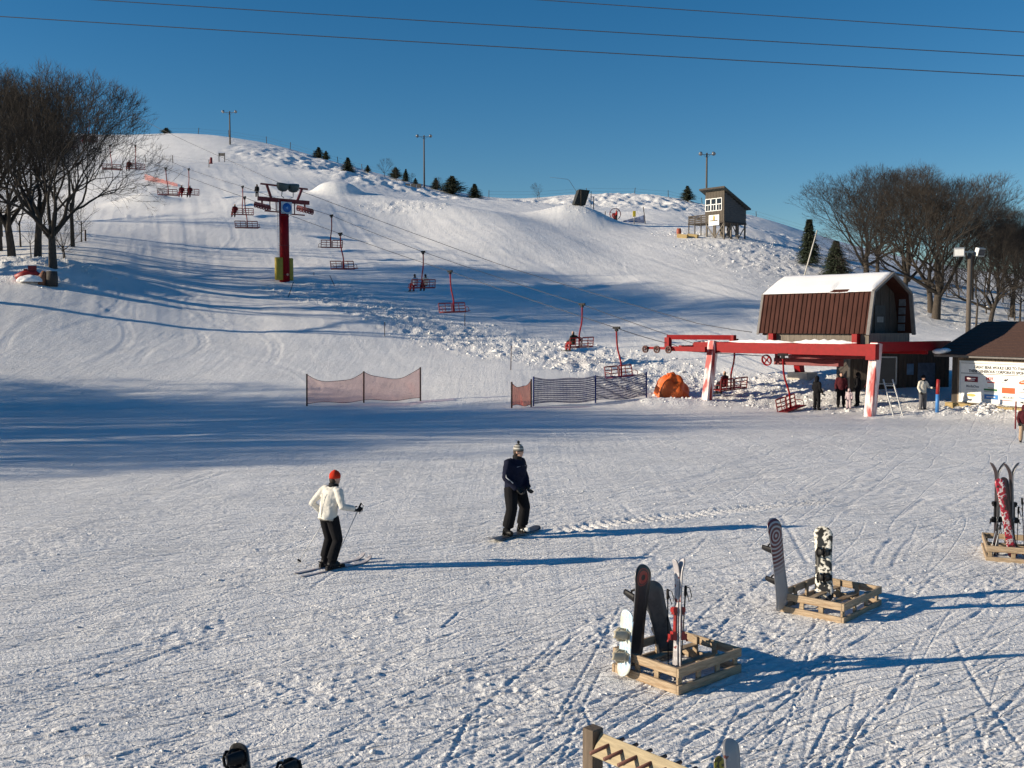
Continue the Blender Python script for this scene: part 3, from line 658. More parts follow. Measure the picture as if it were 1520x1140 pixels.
# snow on the roof
def roof_snow():
    m = MB(); nx, ny = 56, 22; vs = []; X = np.linspace(x0-.02, x1+.02, nx+1)
    for j in range(ny+1):
        f = j/ny
        for i, x in enumerate(X):
            y = yk0-.20+(yk1-yk0+.40)*f; fy = 1-abs(y-ym)/(ym-yk0+.20)
            base = zk-.01+(zr-zk)*max(0, fy)*1.0
            th = .03+.075*min(1, fy*5)+.05*float(vn(np.array([x*1.3]), np.array([y*1.3]), 3)[0])
            if j in (0, ny) or i in (0, nx): th = -.02
            edge = .06*float(vn(np.array([x*4.0]), np.array([0.]), 8)[0]) if j in (0, ny) else 0
            if j < 7 and x0+3.95 < x < x0+4.9: th = min(th, -.05+.02*j)      # bare patch where the snow slid off
            rg = .10*(1-min(1, abs(y-ym)/.5))
            vs.append((x, y+edge*(1 if j == 0 else -1), base+th-rg*.6))
    fs = [(j*(nx+1)+i, j*(nx+1)+i+1, (j+1)*(nx+1)+i+1, (j+1)*(nx+1)+i) for j in range(ny) for i in range(nx)]
    m.add(vs, fs, 0, True); o = m.build("roof_snow", SNOW, term); return o
roof_snow()
# gable ends
gab = [(y0+.03, zb-.1), (yk0+.02, zk-.05), (ym, zr-.12), (yk1-.02, zk-.05), (y1-.03, zb-.1)]
MB().prism(gab, (x0+.15, 0, 0), (0, 1, 0), (0, 0, 1), (1, 0, 0), .06).build("gable_wall", WOODD, term)
def gable_half():
    n = 9
    for k in range(n):                                   # upright boards of the recessed right hand gable
        ya = y0+.12+(y1-y0-.24)*k/n; yb = y0+.12+(y1-y0-.24)*(k+1)/n-.02
        def top(y): 
            if y < yk0: return zb+(zk-zb)*(y-y0)/(yk0-y0)
            if y < ym: return zk+(zr-zk)*(y-yk0)/(ym-yk0)
            if y < yk1: return zk+(zr-zk)*(yk1-y)/(yk1-ym)
            return zb+(zk-zb)*(y1-y)/(y1-yk1)
        MB().prism([(ya, zb-.5), (yb, zb-.5), (yb, top(yb)-.12), (ya, top(ya)-.12)], (x1-.75+.012*(k % 2), 0, 0), (0, 1, 0), (0, 0, 1), (1, 0, 0), .05).build("gable_board", WOODD, term)
gable_half()
dr = MB().box((x1-.66, ym+.1, zb+.45), (.05, 1.0, 1.9)).build("door", mat("grey_door", (.045, .045, .045), .7), term)
MB().box((.03, -.02, .25), (.03, .62, .28)).build("sign_plate", mat("dull_grey_plate", (.2, .2, .2), .6), dr).location = (x1-.66, ym+.1, zb+.45)
fr = MB()
PTS = [(y0-.12, zb), (yk0-.12, zk+.02), (ym, zr+.02), (yk1+.12, zk+.02), (y1+.12, zb)]
for a, b_ in zip(PTS[:-1], PTS[1:]):
    MB().beam((x1+.05, a[0], a[1]-.06), (x1+.05, b_[0], b_[1]-.06), .12, .17, up=(1, 0, 0)).build("verge_board", mat("grey_trim", (.15, .142, .14), .7, .15), term)
    MB().beam((x0-.03, a[0], a[1]-.06), (x0-.03, b_[0], b_[1]-.06), .06, .15, up=(1, 0, 0)).build("verge_board", mat("grey_trim", (.15, .142, .14)), term)
for k in range(4):
    MB().box((x1-.4, y1-.32+.02*k, zb+.3+.42*k), (.35, .05, .34)).build("side_panel", mat("blue_grey_panel", (.13, .14, .155), .6), term)
# uphill rope guide frame with the wheel train
MB().beam((-2.6, -.25, 2.98), (.1, -.25, 2.98), .2, .26).build("guide_beam", RED, term)
MB().beam((-2.6, -.25, 3.62), (1.0, .9, 3.62), .22, .26).build("guide_beam", RED, term)
MB().box((-2.55, -.25, 3.3), (.32, .26, .62)).build("guide_post", RED, term)
MB().box((1.0, .9, 3.5), (.26, .26, .5)).build("guide_post", RED, term)
MB().beam((-2.7, 2.2, 3.1), (.2, 2.2, 3.1), .2, .26).build("guide_beam", RED, term)
MB().beam((-1.7, -.25, 3.05), (-1.7, 4.6, 3.05), .2, .24).build("cross_beam", RED, term)
def train(x, y, z, n, dz, r=.26, parent=None, m=DKRED, par_rot=None):
    a = MB().beam((x-.9*1, y, z+.05-dz), (x+.9, y, z+.05+dz), .08, .14); o = a.build("sheave_train", m, parent)
    wm = MB().wheel((0, 0, 0), (0, 1, 0), r*.8, .09, 18, spokes=5, rim=.3).mesh("sheave", mat('black_red_sheave', (.05, .008, .008), .5))
    for k in range(n): inst("sheave", wm, o, (x-.85+1.7*k/(n-1), y-.06, z-.02+dz*(-1+2*k/(n-1))))
    return o
train(-3.15, -.45, 2.95, 3, .0, .27, term, RED); train(-3.1, 3.9, 3.0, 3, .0, .25, term, RED)
# bullwheel under the machine room with its carrying beam
MB().beam((3.1, 1.9, 2.38), (6.9, 1.9, 2.38), .5, .36).build("bullwheel_beam", DKRED, term, bevel=.01)
MB().wheel((5.6, 2.9, 2.66), (0, 0, 1), 2.05, .14, 36, spokes=6, rim=.09).build("bullwheel", DKRED, term)
MB().tube([(5.6, 2.9, 2.5), (5.6, 2.9, 3.7)], .16, 12).build("bullwheel_shaft", STEEL, term)
for x in (3.15, 6.7): MB().box((x, 1.9, 2.75), (.2, .2, .4)).build("hanger_bracket", DKRED, term)
MB().wheel((3.1, 1.0, 2.45), (0, 1, .3), .30, .1, 16, spokes=4).build("guide_wheel", RED, term)
# aluminium ladder leaning by the right hand leg
def ladder(p0, p1, wv, lb):
    p0 = Vector(p0); p1 = Vector(p1); wv = Vector(wv); r = empty("ladder", p0, 0, lb, "ladder"); d = p1-p0
    for s in (0, 1): MB().beam(wv*s, d+wv*s, .06, .04).build("rail", GALV, r)
    rm = MB().beam((0, 0, 0), wv, .035, .035).mesh("rung", GALV); n = int(d.length/.3)
    for k in range(1, n): inst("rung", rm, r, d*(k/n))
a = G(1342, 619); bq = P(1322, 563, a.y+.7); ladder(a+Vector((-.42, .1, -.05)), (bq.x-.35, bq.y, bq.z), (.42, -.05, 0), "light aluminium ladder leaning beside the right hand red leg")
# ------------------------------------------------------------------ attendant hut under the terminal
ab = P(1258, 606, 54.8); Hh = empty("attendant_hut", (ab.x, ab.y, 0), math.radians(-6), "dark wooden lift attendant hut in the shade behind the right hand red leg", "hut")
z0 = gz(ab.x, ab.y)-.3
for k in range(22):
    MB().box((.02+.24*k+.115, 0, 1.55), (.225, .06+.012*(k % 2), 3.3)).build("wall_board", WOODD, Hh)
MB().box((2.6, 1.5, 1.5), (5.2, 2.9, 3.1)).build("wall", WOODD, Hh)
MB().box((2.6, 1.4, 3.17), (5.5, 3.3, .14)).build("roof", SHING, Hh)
wf = MB()
for c, s in (((1.9, -.05, 1.1), (1.3, .05, .07)), ((1.9, -.05, 2.55), (1.3, .05, .07)), ((1.28, -.05, 1.82), (.07, .05, 1.4)), ((2.52, -.05, 1.82), (.07, .05, 1.4))): wf.box(c, s)
wf = wf.build("window_frame", GALV, Hh); MB().box((1.9, -.035, 1.82), (1.2, .02, 1.4)).build("window_pane", GLASSD, wf)
dd = MB().box((4.1, -.05, 1.2), (.9, .04, 2.1)).build("door", mat("blue_grey_door", (.06, .09, .14), .5), Hh)
MB().box((.04, -.06, 1.6), (.09, .05, 3.1)).build("corner_board", mat("grey_trim", (.15, .142, .14)), Hh)
MB().box((3.25, -.06, 1.9), (.35, .05, .6)).build("notice_board", mat("blue_notice", (.08, .16, .28), .5), Hh)
# ------------------------------------------------------------------ right hand building
wd = Vector((.40, -.917, 0)); wnrm = Vector((-.917, -.40, 0))
c0 = P(1412, 607, 50.3); RB = empty("rental_building", (c0.x, c0.y, 0), math.atan2(wd.y, wd.x), "tan board-walled building with a brown shingle roof at the right edge", "building")
# local x runs along the wall towards the camera, local y points away from the slope side (into the building)
Hw = 2.75
rb = random.Random(4)
for k in range(50):
    MB().box((.1+.17*k, .0+rb.uniform(-.006, .006), Hw/2-.05), (.162, .05, Hw+.3)).build("wall_board", TANW if k > 1 else WOODD, RB)
MB().box((4.2, 3.05, Hw/2-.1), (8.4, 6.0, Hw+.2)).build("wall_core", WOODD, RB)
for k in range(12): MB().box((-.03, .1+.17*k+.08, Hw/2-.05), (.05, .162, Hw+.3)).build("wall_board", WOODD, RB)
MB().prism([(-.38, Hw+.0), (-.38, Hw+.12), (3.0, Hw+1.72), (6.7, Hw+.12), (6.7, Hw), (3.0, Hw+1.58)], (-.75, 0, 0), (0, 1, 0), (0, 0, 1), (1, 0, 0), 9.6).build("roof", SHING, RB)
MB().beam((-.78, -.41, Hw+.03), (8.9, -.41, Hw+.03), .05, .17).build("fascia", mat("grey_trim", (.15, .142, .14)), RB)
MB().beam((-.8, -.41, Hw+.06), (-.8, 3.0, Hw+1.66), .05, .2, up=(1, 0, 0)).build("verge_board", WOODD, RB)
for j in range(11):                                     # shingle courses
    f0 = j/11; y = -.41+3.41*f0; z = Hw+.14+1.6*f0
    MB().beam((-.74, y, z), (8.8, y, z), .36, .018, up=(0, -.39, .92)).build("shingle_course", SHING, RB)
g1 = MB(); g1.ell((-.45, -.40, Hw+.2), (.42, .25, .15)); g1.ell((-.2, -.30, Hw+.25), (.3, .3, .14)); g1.build("eave_snow", SNOW, RB)
# timber sleepers along its foot
for k in range(3):
    o = MB().box((0, 0, 0), (1.95, .28, .32)).build("timber_sleeper", mat("yellowish_timber", (.30, .22, .10), .8, .3, 4, .3, stretch=(1, 6, 6)), None, bevel=.015)
    o.location = (c0.x+wd.x*(1.2+2.0*k)+wnrm.x*.55, c0.y+wd.y*(1.2+2.0*k)+wnrm.y*.55, .30); o.rotation_euler = (0, 0, math.atan2(wd.y, wd.x))
    tag(o, ["left timber sleeper lying in the snow below the sponsor board", "middle timber sleeper in the snow below the sponsor board", "right timber sleeper below the sponsor board, partly past the picture edge"][k], "timber", "timber sleepers below the sponsor board")
# sponsor board
SB = empty("sponsor_board", Vector((c0.x, c0.y, 0))+wd*.62+wnrm*.10+Vector((0, 0, .52)), math.atan2(wd.y, wd.x), "white framed sponsor board with thanks in capitals and coloured logos on the tan wall", "sign")
W_, H_ = 4.7, 1.98
MB().box((W_/2, 0, H_/2), (W_, .05, H_)).build("panel", WHITE, SB)
fm = mat("board_frame", (.62, .64, .64), .5, .05)
for c, s in (((W_/2, -.03, H_), (W_+.1, .06, .07)), ((W_/2, -.03, 0), (W_+.1, .06, .07)), ((0, -.03, H_/2), (.07, .055, H_)), ((W_, -.03, H_/2), (.07, .055, H_))): MB().box(c, s).build("frame_strip", fm, SB)
INK = mat("dark_print", (.03, .03, .035), .6, .1, 5, 0); RINK = mat("red_print", (.5, .03, .03), .6, .1, 5, 0); BINK = mat("blue_print", (.04, .20, .52), .6, .1, 5, 0)
OINK = mat("orange_print", (.68, .10, .03), .6, .1, 5, 0); GINK = mat("gold_print", (.55, .38, .12), .6, .1, 5, 0); GRINK = mat("green_print", (.03, .15, .06), .6, .1, 5, 0); PINK = mat("maroon_print", (.16, .01, .03), .6, .1, 5, 0); GRAY = mat("grey_print", (.25, .26, .28), .6, .1, 5, 0)
def tx(s, x, z, size, m=INK, bold=.004, fit=None): text_mesh(s, size, "lettering", m, SB, (x, -.032, z), (1, 0, 0), (0, 0, 1), bold, fit=fit)
MB().box((W_/2, -.03, 1.40), (W_-.1, .012, .025)).build("ruled_line", INK, SB); MB().box((W_/2, -.03, 1.90), (W_-.1, .012, .018)).build("ruled_line", INK, SB)
tx("GREAT BEAR WOULD LIKE TO THANK", .85, 1.66, .19, bold=.005, fit=3.05); tx("THESE GENEROUS CORPORATE SPONSORS", .52, 1.46, .19, bold=.005, fit=3.6)
def lg(x, z, w, h, m, name="logo"): MB().box((x, -.033, z), (w, .012, h)).build(name, m, SB)
lg(.68, 1.12, .78, .27, PINK); [MB().box((.68, -.042, 1.16-.08*k), (.5-.1*k, .01, .035)).build("logo_stroke", WHITE, SB) for k in range(2)]
tx("HOT", 1.55, 1.12, .19, RINK, .01); lg(1.83, 1.02, .42, .05, RINK)
m = MB(); m.prism([(0, 0), (.12, .05), (.2, .04), (.3, .1), (.24, 0), (.14, -.06)], (2.52, -.03, 1.16), (1, 0, 0), (0, 0, 1), (0, -1, 0), .012); m.build("logo", INK, SB); lg(2.68, 1.04, .5, .03, GRAY)
m = MB(); m.prism([(.28*math.cos(t*.5236), .10*math.sin(t*.5236)+.05*math.cos(t*.5236)) for t in range(12)], (3.66, -.03, 1.12), (1, 0, 0), (0, 0, 1), (0, -1, 0), .012); m.build("logo", OINK, SB); MB().box((3.66, -.048, 1.12), (.3, .01, .03)).build("logo_stroke", WHITE, SB)
tx("MediaOne", .38, .72, .17, GRAY, .003, fit=.75); lg(.72, .62, .6, .012, GRAY)
lg(1.82, .66, .76, .09, GRINK); lg(1.82, .57, .7, .03, GRAY); lg(1.82, .75, .3, .03, GINK)
lg(2.82, .68, .72, .27, OINK); tx("bu", 2.6, .59, .22, WHITE, .012)
m = MB(); m.prism([(0, 0), (.3, 0), (.22, .09), (.16, .04), (.1, .1), (.05, .03)], (3.55, -.03, .74), (1, 0, 0), (0, 0, 1), (0, -1, 0), .012); m.build("logo", GRAY, SB); lg(3.68, .65, .55, .04, GRAY)
m = MB(); m.prism([(.26*math.cos(t*.5236), .075*math.sin(t*.5236)) for t in range(12)], (.70, -.03, .34), (1, 0, 0), (0, 0, 1), (0, -1, 0), .012); m.build("logo", GINK, SB); lg(.68, .2, .75, .012, GINK)
lg(1.86, .32, .78, .22, BINK); MB().box((1.86, -.042, .32), (.5, .01, .05)).build("logo_stroke", WHITE, SB)
tx("BILLION", 2.5, .30, .15, GRAY, .004, fit=.6); lg(2.8, .21, .55, .03, RINK)
m = MB(); m.prism([(0, 0), (.06, 0), (.03, .16)], (3.95, -.03, .42), (1, 0, 0), (0, 0, 1), (0, -1, 0), .012); m.build("logo", INK, SB); lg(3.7, .38, .58, .05, BINK)
tx("NORTH", 3.5, .13, .12, INK, .008, fit=.5)
# ------------------------------------------------------------------ intermediate tower
vt = V; tw = empty("chairlift_tower", TOW, math.atan2(V.y, V.x), "red steel chairlift tower on the slope with blue round emblem and yellow pads", "lift tower")
Ht = P(424, 300, 90).z-TOW.z                                # crossarm height
MB().tube([(0, 0, -.5), (0, 0, Ht+.1)], [.46, .42], 20).build("column", RED, tw)
MB().beam((-2.45, 0, Ht+.12), (2.5, 0, Ht+.12), .34, .34).build("crossarm", DKRED, tw)
MB().beam((-2.2, 0, Ht+1.42), (2.4, 0, Ht+1.34), .16, .14).build("upper_beam", DKRED, tw)
MB().beam((-1.2, 0, Ht+.2), (-1.62, 0, Ht+1.36), .18, .16, up=(0, 1, 0)).build("frame_strut", DKRED, tw)
MB().beam((1.35, 0, Ht+.2), (1.85, 0, Ht+1.34), .18, .16, up=(0, 1, 0)).build("frame_strut", DKRED, tw)
lm = MB().tube([(0, 0, .38), (0, 0, .30), (0, 0, -.05), (0, 0, -.28), (0, 0, -.36)], [.50, .56, .52, .36, .12], 16).mesh("floodlight", mat("dark_green_grey_shell", (.06, .085, .085), .4))
for x, r_ in ((-.22, .05), (.82, -.1)):
    o = inst("floodlight", lm, tw, (x, -.25, Ht+1.25), (.2, r_, 0)); MB().tube([(0, 0, -.35), (0, 0, -.75), (.3 if x < 0 else -.3, .1, -.9)], .04, 6).build("lamp_bracket", STEEL, o)
# lower work platform rails
pl = MB()
for x in (-1.5, -.9, .9): pl.beam((x, -.3, Ht-1.0), (x, -.3, Ht+.1), .07, .07)
pl.beam((-2.0, -.3, Ht-.95), (-.45, -.3, Ht-.95), .12, .1).beam((.5, -.3, Ht-1.05), (1.9, -.3, Ht-1.05), .12, .1)
pl.build("work_platform", DKRED, tw)
ldm = MB()
for s in (-.17, .17): ldm.tube([(-.62+s*.1, s-.15, .5), (-.62+s*.1, s-.15, Ht+.1)], .02, 5)
for k in range(24): ldm.beam((-.62, -.3, .7+.32*k), (-.62, .02, .7+.32*k), .02, .02)
ldm.build("ladder", GALV, tw)
bd = MB().box((.0, -.50, Ht-.55), (1.05, .05, 1.05)).build("emblem_board", mat("pale_board", (.45, .52, .58), .5, .08), tw)
bd.rotation_euler = (0, 0, 0)
MB().tube([(.02, -.54, Ht-.55), (.02, -.57, Ht-.55)], .42, 24).build("emblem", mat("bright_blue_print", (.03, .14, .42), .5, .1), bd)
MB().tube([(.02, -.575, Ht-.55), (.02, -.58, Ht-.55)], .16, 3).build("emblem_mark", mat("pale_print", (.25, .42, .62), .5), bd)
pad = MB(); pad.tube([(0, 0, 0), (0, 0, .05), (0, 0, 1.95), (0, 0, 2.0)], [(.24, .34), (.27, .40), (.27, .40), (.24, .36)], 14)
pm = pad.mesh("yellow_pad", YELLOW)
inst("yellow_pad", pm, tw, (-.62, -.15, .05)); inst("yellow_pad", pm, tw, (.52, .12, .05))
for k in range(3): MB().tube([(0, 0, .5+1.9*0+k*.0), (0, 0, .56)], .47, 18).build("band", DKRED, tw).location = (0, 0, k*2.6)
MB().ell((.05, -.44, .55), (.12, .05, .12)).build("warning_disc", mat("pale_orange", (.6, .3, .2), .5), tw)
def tower_train(x, dz, tilt):
    tr_ = MB().beam((x, -1.3, Ht-.35+dz), (x, 1.3, Ht-.35-dz), .09, .14).build("sheave_train", DKRED, tw)
    wm = MB().wheel((0, 0, 0), (1, 0, 0), .26, .1, 16, spokes=4).mesh("sheave", DKRED)
    for k in range(6): y = -1.25+.5*k; inst("sheave", wm, tr_, (x+.02, y, Ht-.42+dz*(-y/1.3)-.12))
    MB().beam((x, 0, Ht-.3), (x, 0, Ht+.1), .12, .12).build("train_bracket", DKRED, tw)
tower_train(-2.1, -.28, 0); tower_train(2.1, -.28, 0)
# ------------------------------------------------------------------ ropes
n1 = rope_path(-1, NEAR, P(1001, 512, 56.0)); n2 = rope_path(1, FARR, TW_(-3.3, 3.9, 3.02))
hr = MB()
def sag(pts, s=.12):
    out = []
    for a, b_ in zip(pts[:-1], pts[1:]):
        for k in range(6):
            f = k/6; q = a.lerp(b_, f); q = q-Vector((0, 0, s*4*f*(1-f))); out.append(q)
    out.append(pts[-1]); return out
hr.tube(sag(n1, .05), .020, 5, cap=False); hr.tube(sag(n2, .05), .020, 5, cap=False)
hr.tube([n1[0], TW_(-1.5, .1, 2.85), TW_(3.0, .95, 2.66)], .02, 5, cap=False); hr.tube([n2[0], TW_(-1.0, 4.6, 2.85), TW_(5.0, 4.9, 2.66)], .02, 5, cap=False)
tag(hr.build("haul_rope", ROPE), "steel haul rope running up the slope in two strands carrying the chairs", "cable")
cc = MB(); cpt = [TW_(1.0, 2.6, 3.9), P(1035, 480, 62), P(800, 411, 72), P(720, 385, 75.5), P(463, 290, 91)]
cc.tube(sag(cpt, .03), .022, 5, cap=False); cc.tube(sag([cpt[-1], P(360, 247, 103), P(215, 180, 118), P(100, 130, 135)], .1), .02, 5, cap=False)
tag(cc.build("communication_cable", ROPE), "thick dark cable above the chairs from the tower down to the terminal", "cable")
# ------------------------------------------------------------------ lift chairs (facing local +y, grip at the origin)
CHW = 1.06
def make_chair():
    r = empty("lift_chair", (0, 0, 0), 0, "x", "chairlift chair", "chairs on the chairlift")
    MB().tube([(0, 0, 0), (0, .0, -.35), (0, .02, -.9), (0, .08, -1.25), (0, .22, -1.65), (0, .30, -1.95), (0, .33, -2.7)], .048, 8).build("hanger", RED, r)
    MB().beam((0, -.26, .02), (0, .26, .02), .1, .13).box((0, 0, -.08), (.14, .16, .2)).build("grip", BLACK, r)
    sf = MB()
    for s in (-1, 1):
        sf.beam((s*CHW, .05, -2.12), (s*CHW, .14, -2.74), .045, .045).beam((s*CHW, .14, -2.74), (s*CHW, .68, -2.70), .045, .045)
        sf.beam((s*.05, .07, -2.14), (s*.05, .14, -2.72), .045, .045)
        sf.beam((s*CHW*.52, .05, -2.12), (s*CHW*.52, .14, -2.72), .035, .035)
    sf.beam((-CHW, .16, -2.76), (CHW, .16, -2.76), .06, .06).beam((-CHW, .68, -2.70), (CHW, .68, -2.70), .05, .05).beam((0, .3, -2.74), (0, .68, -2.72), .05, .05)
    for s in (-1, 1): sf.tube([(s*CHW, .06, -2.45), (s*CHW, .35, -2.42), (s*CHW, .52, -2.46), (s*CHW, .56, -2.7)], .022, 6)
    sf.build("frame", DKRED, r)
    for z in (-2.13, -2.33, -2.53):
        for s in (-1, 1): MB().box((s*(CHW+.05)/2, .085-(z+2.33)*.12, z), (CHW-.08, .03, .075 if z > -2.2 else .05)).build("back_slat", RED, r)
    for y in (.25, .38, .51, .64):
        for s in (-1, 1): MB().box((s*(CHW+.03)/2, y-.02, -2.70), (CHW-.06, .10, .035)).build("seat_slat", RED, r)
    return r
proto = make_chair(); CHAIRS = []; first = True
LN = ["lowest empty chair on the near rope, above the blue net", "second empty chair up on the near rope, below the one with two riders", "third empty chair up on the near rope, right of the tower",
      "empty chair on the near rope just left of the tower", "empty chair on the near rope overlapping the pair of riders on the upper slope", "empty dark red chair near the top of the near rope, left of the lone rider", "empty chair on the near rope in front of the left oak's crown"]
LF = ["chair on the far rope with one rider leaning back above the churned snow", "chair on the far rope with two riders in pale jackets", "empty chair on the far rope right of the tower, above the third near chair",
      "chair on the far rope with one dark rider just left of the tower", "chair on the far rope with a pair of riders on the upper slope", "chair on the far rope with a lone rider in front of the jump ramp", "chair with two riders seen through the crown of the left oak"]
for side, marks, labs in ((-1, NEAR, LN), (1, FARR, LF)):
    for m_, lb in zip(marks, labs):
        s, p = rope_pt(side, *m_)
        c = proto if first else copy_tree(proto); first = False
        c.location = p; c["label"] = lb
        d = U if side > 0 else -U; c.rotation_euler = (0, (.04 if side < 0 else -.03), math.atan2(d.y, d.x)-math.pi/2+random.uniform(-.1, .1)); CHAIRS.append((side, c))
c = copy_tree(proto); c.location = P(1162, 527, 50.6); c["label"] = "empty red chair swinging round the terminal between the red legs"; c.rotation_euler = (0, .10, math.atan2(-U.y, -U.x)-math.pi/2+.15); CHN = c
c = copy_tree(proto); c.location = P(1090, 505, 55.6); c["label"] = "red chair with a seated rider just leaving the terminal by the left leg"; c.rotation_euler = (0, -.05, math.atan2(U.y, U.x)-math.pi/2-.1); CHL = c
FARCH = [c for s, c in CHAIRS if s > 0]
# ------------------------------------------------------------------ hut on stilts
def cloth(name, c, **k): return mat(name, c, .9, k.get("var", .18), 9, .5, spec=.12)
hc = P(1074.8, 357, 122); hx = Vector((.75, .66, 0)); hy = Vector((-.66, .75, 0))
zg = gz(hc.x, hc.y); hut = empty("stilt_hut", (hc.x, hc.y, zg), math.atan2(.66, .75), "grey wooden hut on stilts with white window frames and a white banner on the hill", "hut")
zf = P(1074.8, 327.7, 122).z-zg; zt = P(1074.8, 282.6, 122).z-zg; LX, LY = 4.4, 2.8; zr2 = zt-1.95
def htop(x): return zt+(zr2-zt)*x/LX
WH = mat("hut_wall_boards", (.085, .07, .055), .8, .3, 3, .3, stretch=(6, 6, .6)); WD2 = mat("hut_side_boards", (.11, .10, .095), .8, .25, 3, .3, stretch=(.6, 6, 6))
MB().prism([(.02, zf), (LX, zf), (LX, zr2), (.02, zt)], (0, .06, 0), (1, 0, 0), (0, 0, 1), (0, 1, 0), LY-.1).build("wall_core", WOODD, hut)
n = 15
for k in range(n):                     # side cladding boards
    z0 = zf+(zt-zf)*k/n; z1 = z0+(zt-zf)/n-.02; xm = LX if z1 < zr2 else LX*(zt-z1)/(zt-zr2)
    if xm > .2: MB().box((xm/2, .03+.01*(k % 2), (z0+z1)/2), (xm, .04, z1-z0)).build("wall_board", WD2, hut)
for k in range(12):                    # front boards
    MB().box((-.02-.01*(k % 2), (k+.5)*LY/12, (zf+zt)/2), (.05, LY/12-.02, zt-zf)).build("wall_board", WH, hut)
rf = MB().prism([(-.55, zt+.26), (LX+.5, zr2-.06), (LX+.5, zr2+.12), (-.55, zt+.46)], (0, -.35, 0), (1, 0, 0), (0, 0, 1), (0, 1, 0), LY+.95).build("roof", mat("green_grey_roof", (.07, .075, .07), .7), hut)
MB().box((-.55, LY/2+.1, zt+.34), (.06, LY+1.0, .2)).build("fascia", WOODD, rf)
for i in range(3):
    yy = .35+.82*i
    w = MB()
    for c, s in (((-.09, yy+.38, zf+1.32), (.06, .82, .08)), ((-.09, yy+.38, zf+2.08), (.06, .82, .09)), ((-.09, yy+.38, zf+2.78), (.06, .82, .08)), ((-.09, yy, zf+2.05), (.06, .08, 1.5)), ((-.09, yy+.76, zf+2.05), (.06, .08, 1.5)), ((-.09, yy+.38, zf+1.7), (.06, .05, .75))): w.box(c, s)
    w = w.build("window_frame", WHITE, hut)
    MB().box((-.06, yy+.38, zf+1.70), (.02, .7, .72)).build("pane", GLASSD, w); MB().box((-.06, yy+.38, zf+2.43), (.02, .7, .64)).build("pane", GLASSD, w)
bn = MB().box((-.12, 1.45, zf+.18), (.04, 1.55, 1.25)).build("banner", WHITE, hut)
MB().tube([(-.14, 1.45, zf+.42), (-.155, 1.45, zf+.42)], [(.16, .35), (.16, .35)], 14).build("banner_mark", GINK, bn)
MB().box((-.145, 1.45, zf+.12), (.01, 1.15, .13)).build("banner_mark", INK, bn)
MB().box((LX/2, LY/2, zf-.1), (LX+.1, LY+.1, .18)).build("floor_frame", WOODD, hut)
st = MB().beam((0, 0, -2.0), (0, 0, 0), .16, .16).mesh("stilt", WOOD)
for x in (.1, 1.5, 2.9, 4.3):
    for y in (.1, 1.4, 2.7):
        o = inst("stilt", st, hut, (x, y, zf-.18)); o.scale = (1, 1, (zf+.6)/2)
for a, b_ in (((.1, .0, .3), (1.5, .0, zf-.3)), ((1.5, .0, zf-.3), (2.9, .0, .3)), ((2.9, 0, .4), (4.3, 0, zf-.3)), ((0, .1, zf-.3), (0, 1.4, .4)), ((0, 2.7, zf-.3), (0, 1.4, .4))): MB().beam(a, b_, .07, .12).build("brace", WOOD, hut)
# deck with railing on the left
dk = MB(); dk.box((1.6, LY+1.6, zf+.05), (2.4, 3.0, .14)); dk.build("deck", WOODD, hut)
for k in range(4):
    MB().beam((.45, LY+.1+.95*k, -.5), (.45, LY+.1+.95*k, zf+1.05), .1, .1).build("railing_post", WOODD, hut)
for z in (.95, .72, .49, .26): MB().beam((.4, LY+.1, zf+z), (.4, LY+3.0, zf+z), .04, .17).build("railing_board", WOODD, hut)
MB().beam((.4, LY+3.0, zf+.9), (2.7, LY+3.0, zf+.9), .04, .12).build("railing_board", WOODD, hut)
# timber and barrel beside the hut
for px0, px1, py, lb in ((1004, 1019, 345, "left pale timber baulk on the snow beside the hut on stilts"), (1019, 1034, 347, "right pale timber baulk on the snow next to the hut deck")):
    a = GY(px0, 124); c_ = GY(px1, 123); m = MB().beam((0, 0, .22), c_-a+Vector((0, 0, .22)), .35, .5); o = m.build("timber_baulk", mat("yellowish_timber", (.30, .22, .10)), None, a, bevel=.03); tag(o, lb, "timber")
o = MB().tube([(0, 0, 0), (0, 0, .4), (0, 0, .85)], [.26, .3, .26], 12).build("red_barrel", mat("rusty_red", (.3, .07, .04), .6), None, GY(1006, 126)); tag(o, "small rusty red barrel behind the timber baulk left of the hut", "barrel")
a = GY(1190, 100); lp = MB(); lp.tube([(0, 0, -.2), P(1213, 342, 100)-a], .07, 8); tag(lp.build("leaning_pole", mat("pale_pole", (.5, .48, .44), .6), None, a), "pale slanting pole between the two spruces behind the terminal", "pole")
# ------------------------------------------------------------------ jump board and things on the middle hill
jb = GY(862, 134); J = empty("jump_board", jb, .25, "black tilted square jump board standing on top of the snow mound", "ramp")
m = MB(); m.prism([(-.98, .10), (.55, 0), (1.15, 1.95), (-.30, 2.05)], (0, -.1, 0), (1, 0, 0), (0, 0, 1), (0, 1, 0), 1.2); m.build("board", mat("black_board", (.02, .022, .02), .7), J)
for x, h in ((-.1, 1.9), (1.3, 1.8)): MB().tube([(x, -.16, -.3), (x, -.16, h)], .045, 6).build("post", WOODD, J)
a = GY(864, 140); m = MB(); m.tube([(0, 0, -.2), P(858, 288, 140)-a, P(845, 268, 140)-a, P(842, 266, 140)-a, P(816, 263, 140)-a], [.035, .03, .025, .022, .015], 5)
tag(m.build("bent_rod", ROPE, None, a), "thin bent rod rising into the sky behind the black jump board", "rod")
a = GY(912, 141); m = empty("snow_gun", a, .2, "red round framed machine on the snow right of the jump board", "snow machine")
MB().wheel((0, 0, 1.0), (0, 1, 0), .82, .12, 24, spokes=3, rim=.1).build("ring", DKRED, m); MB().tube([(0, -.1, .5), (0, .6, .9), (0, 1.0, 1.0)], [.28, .35, .2], 12).build("barrel_body", DKRED, m)
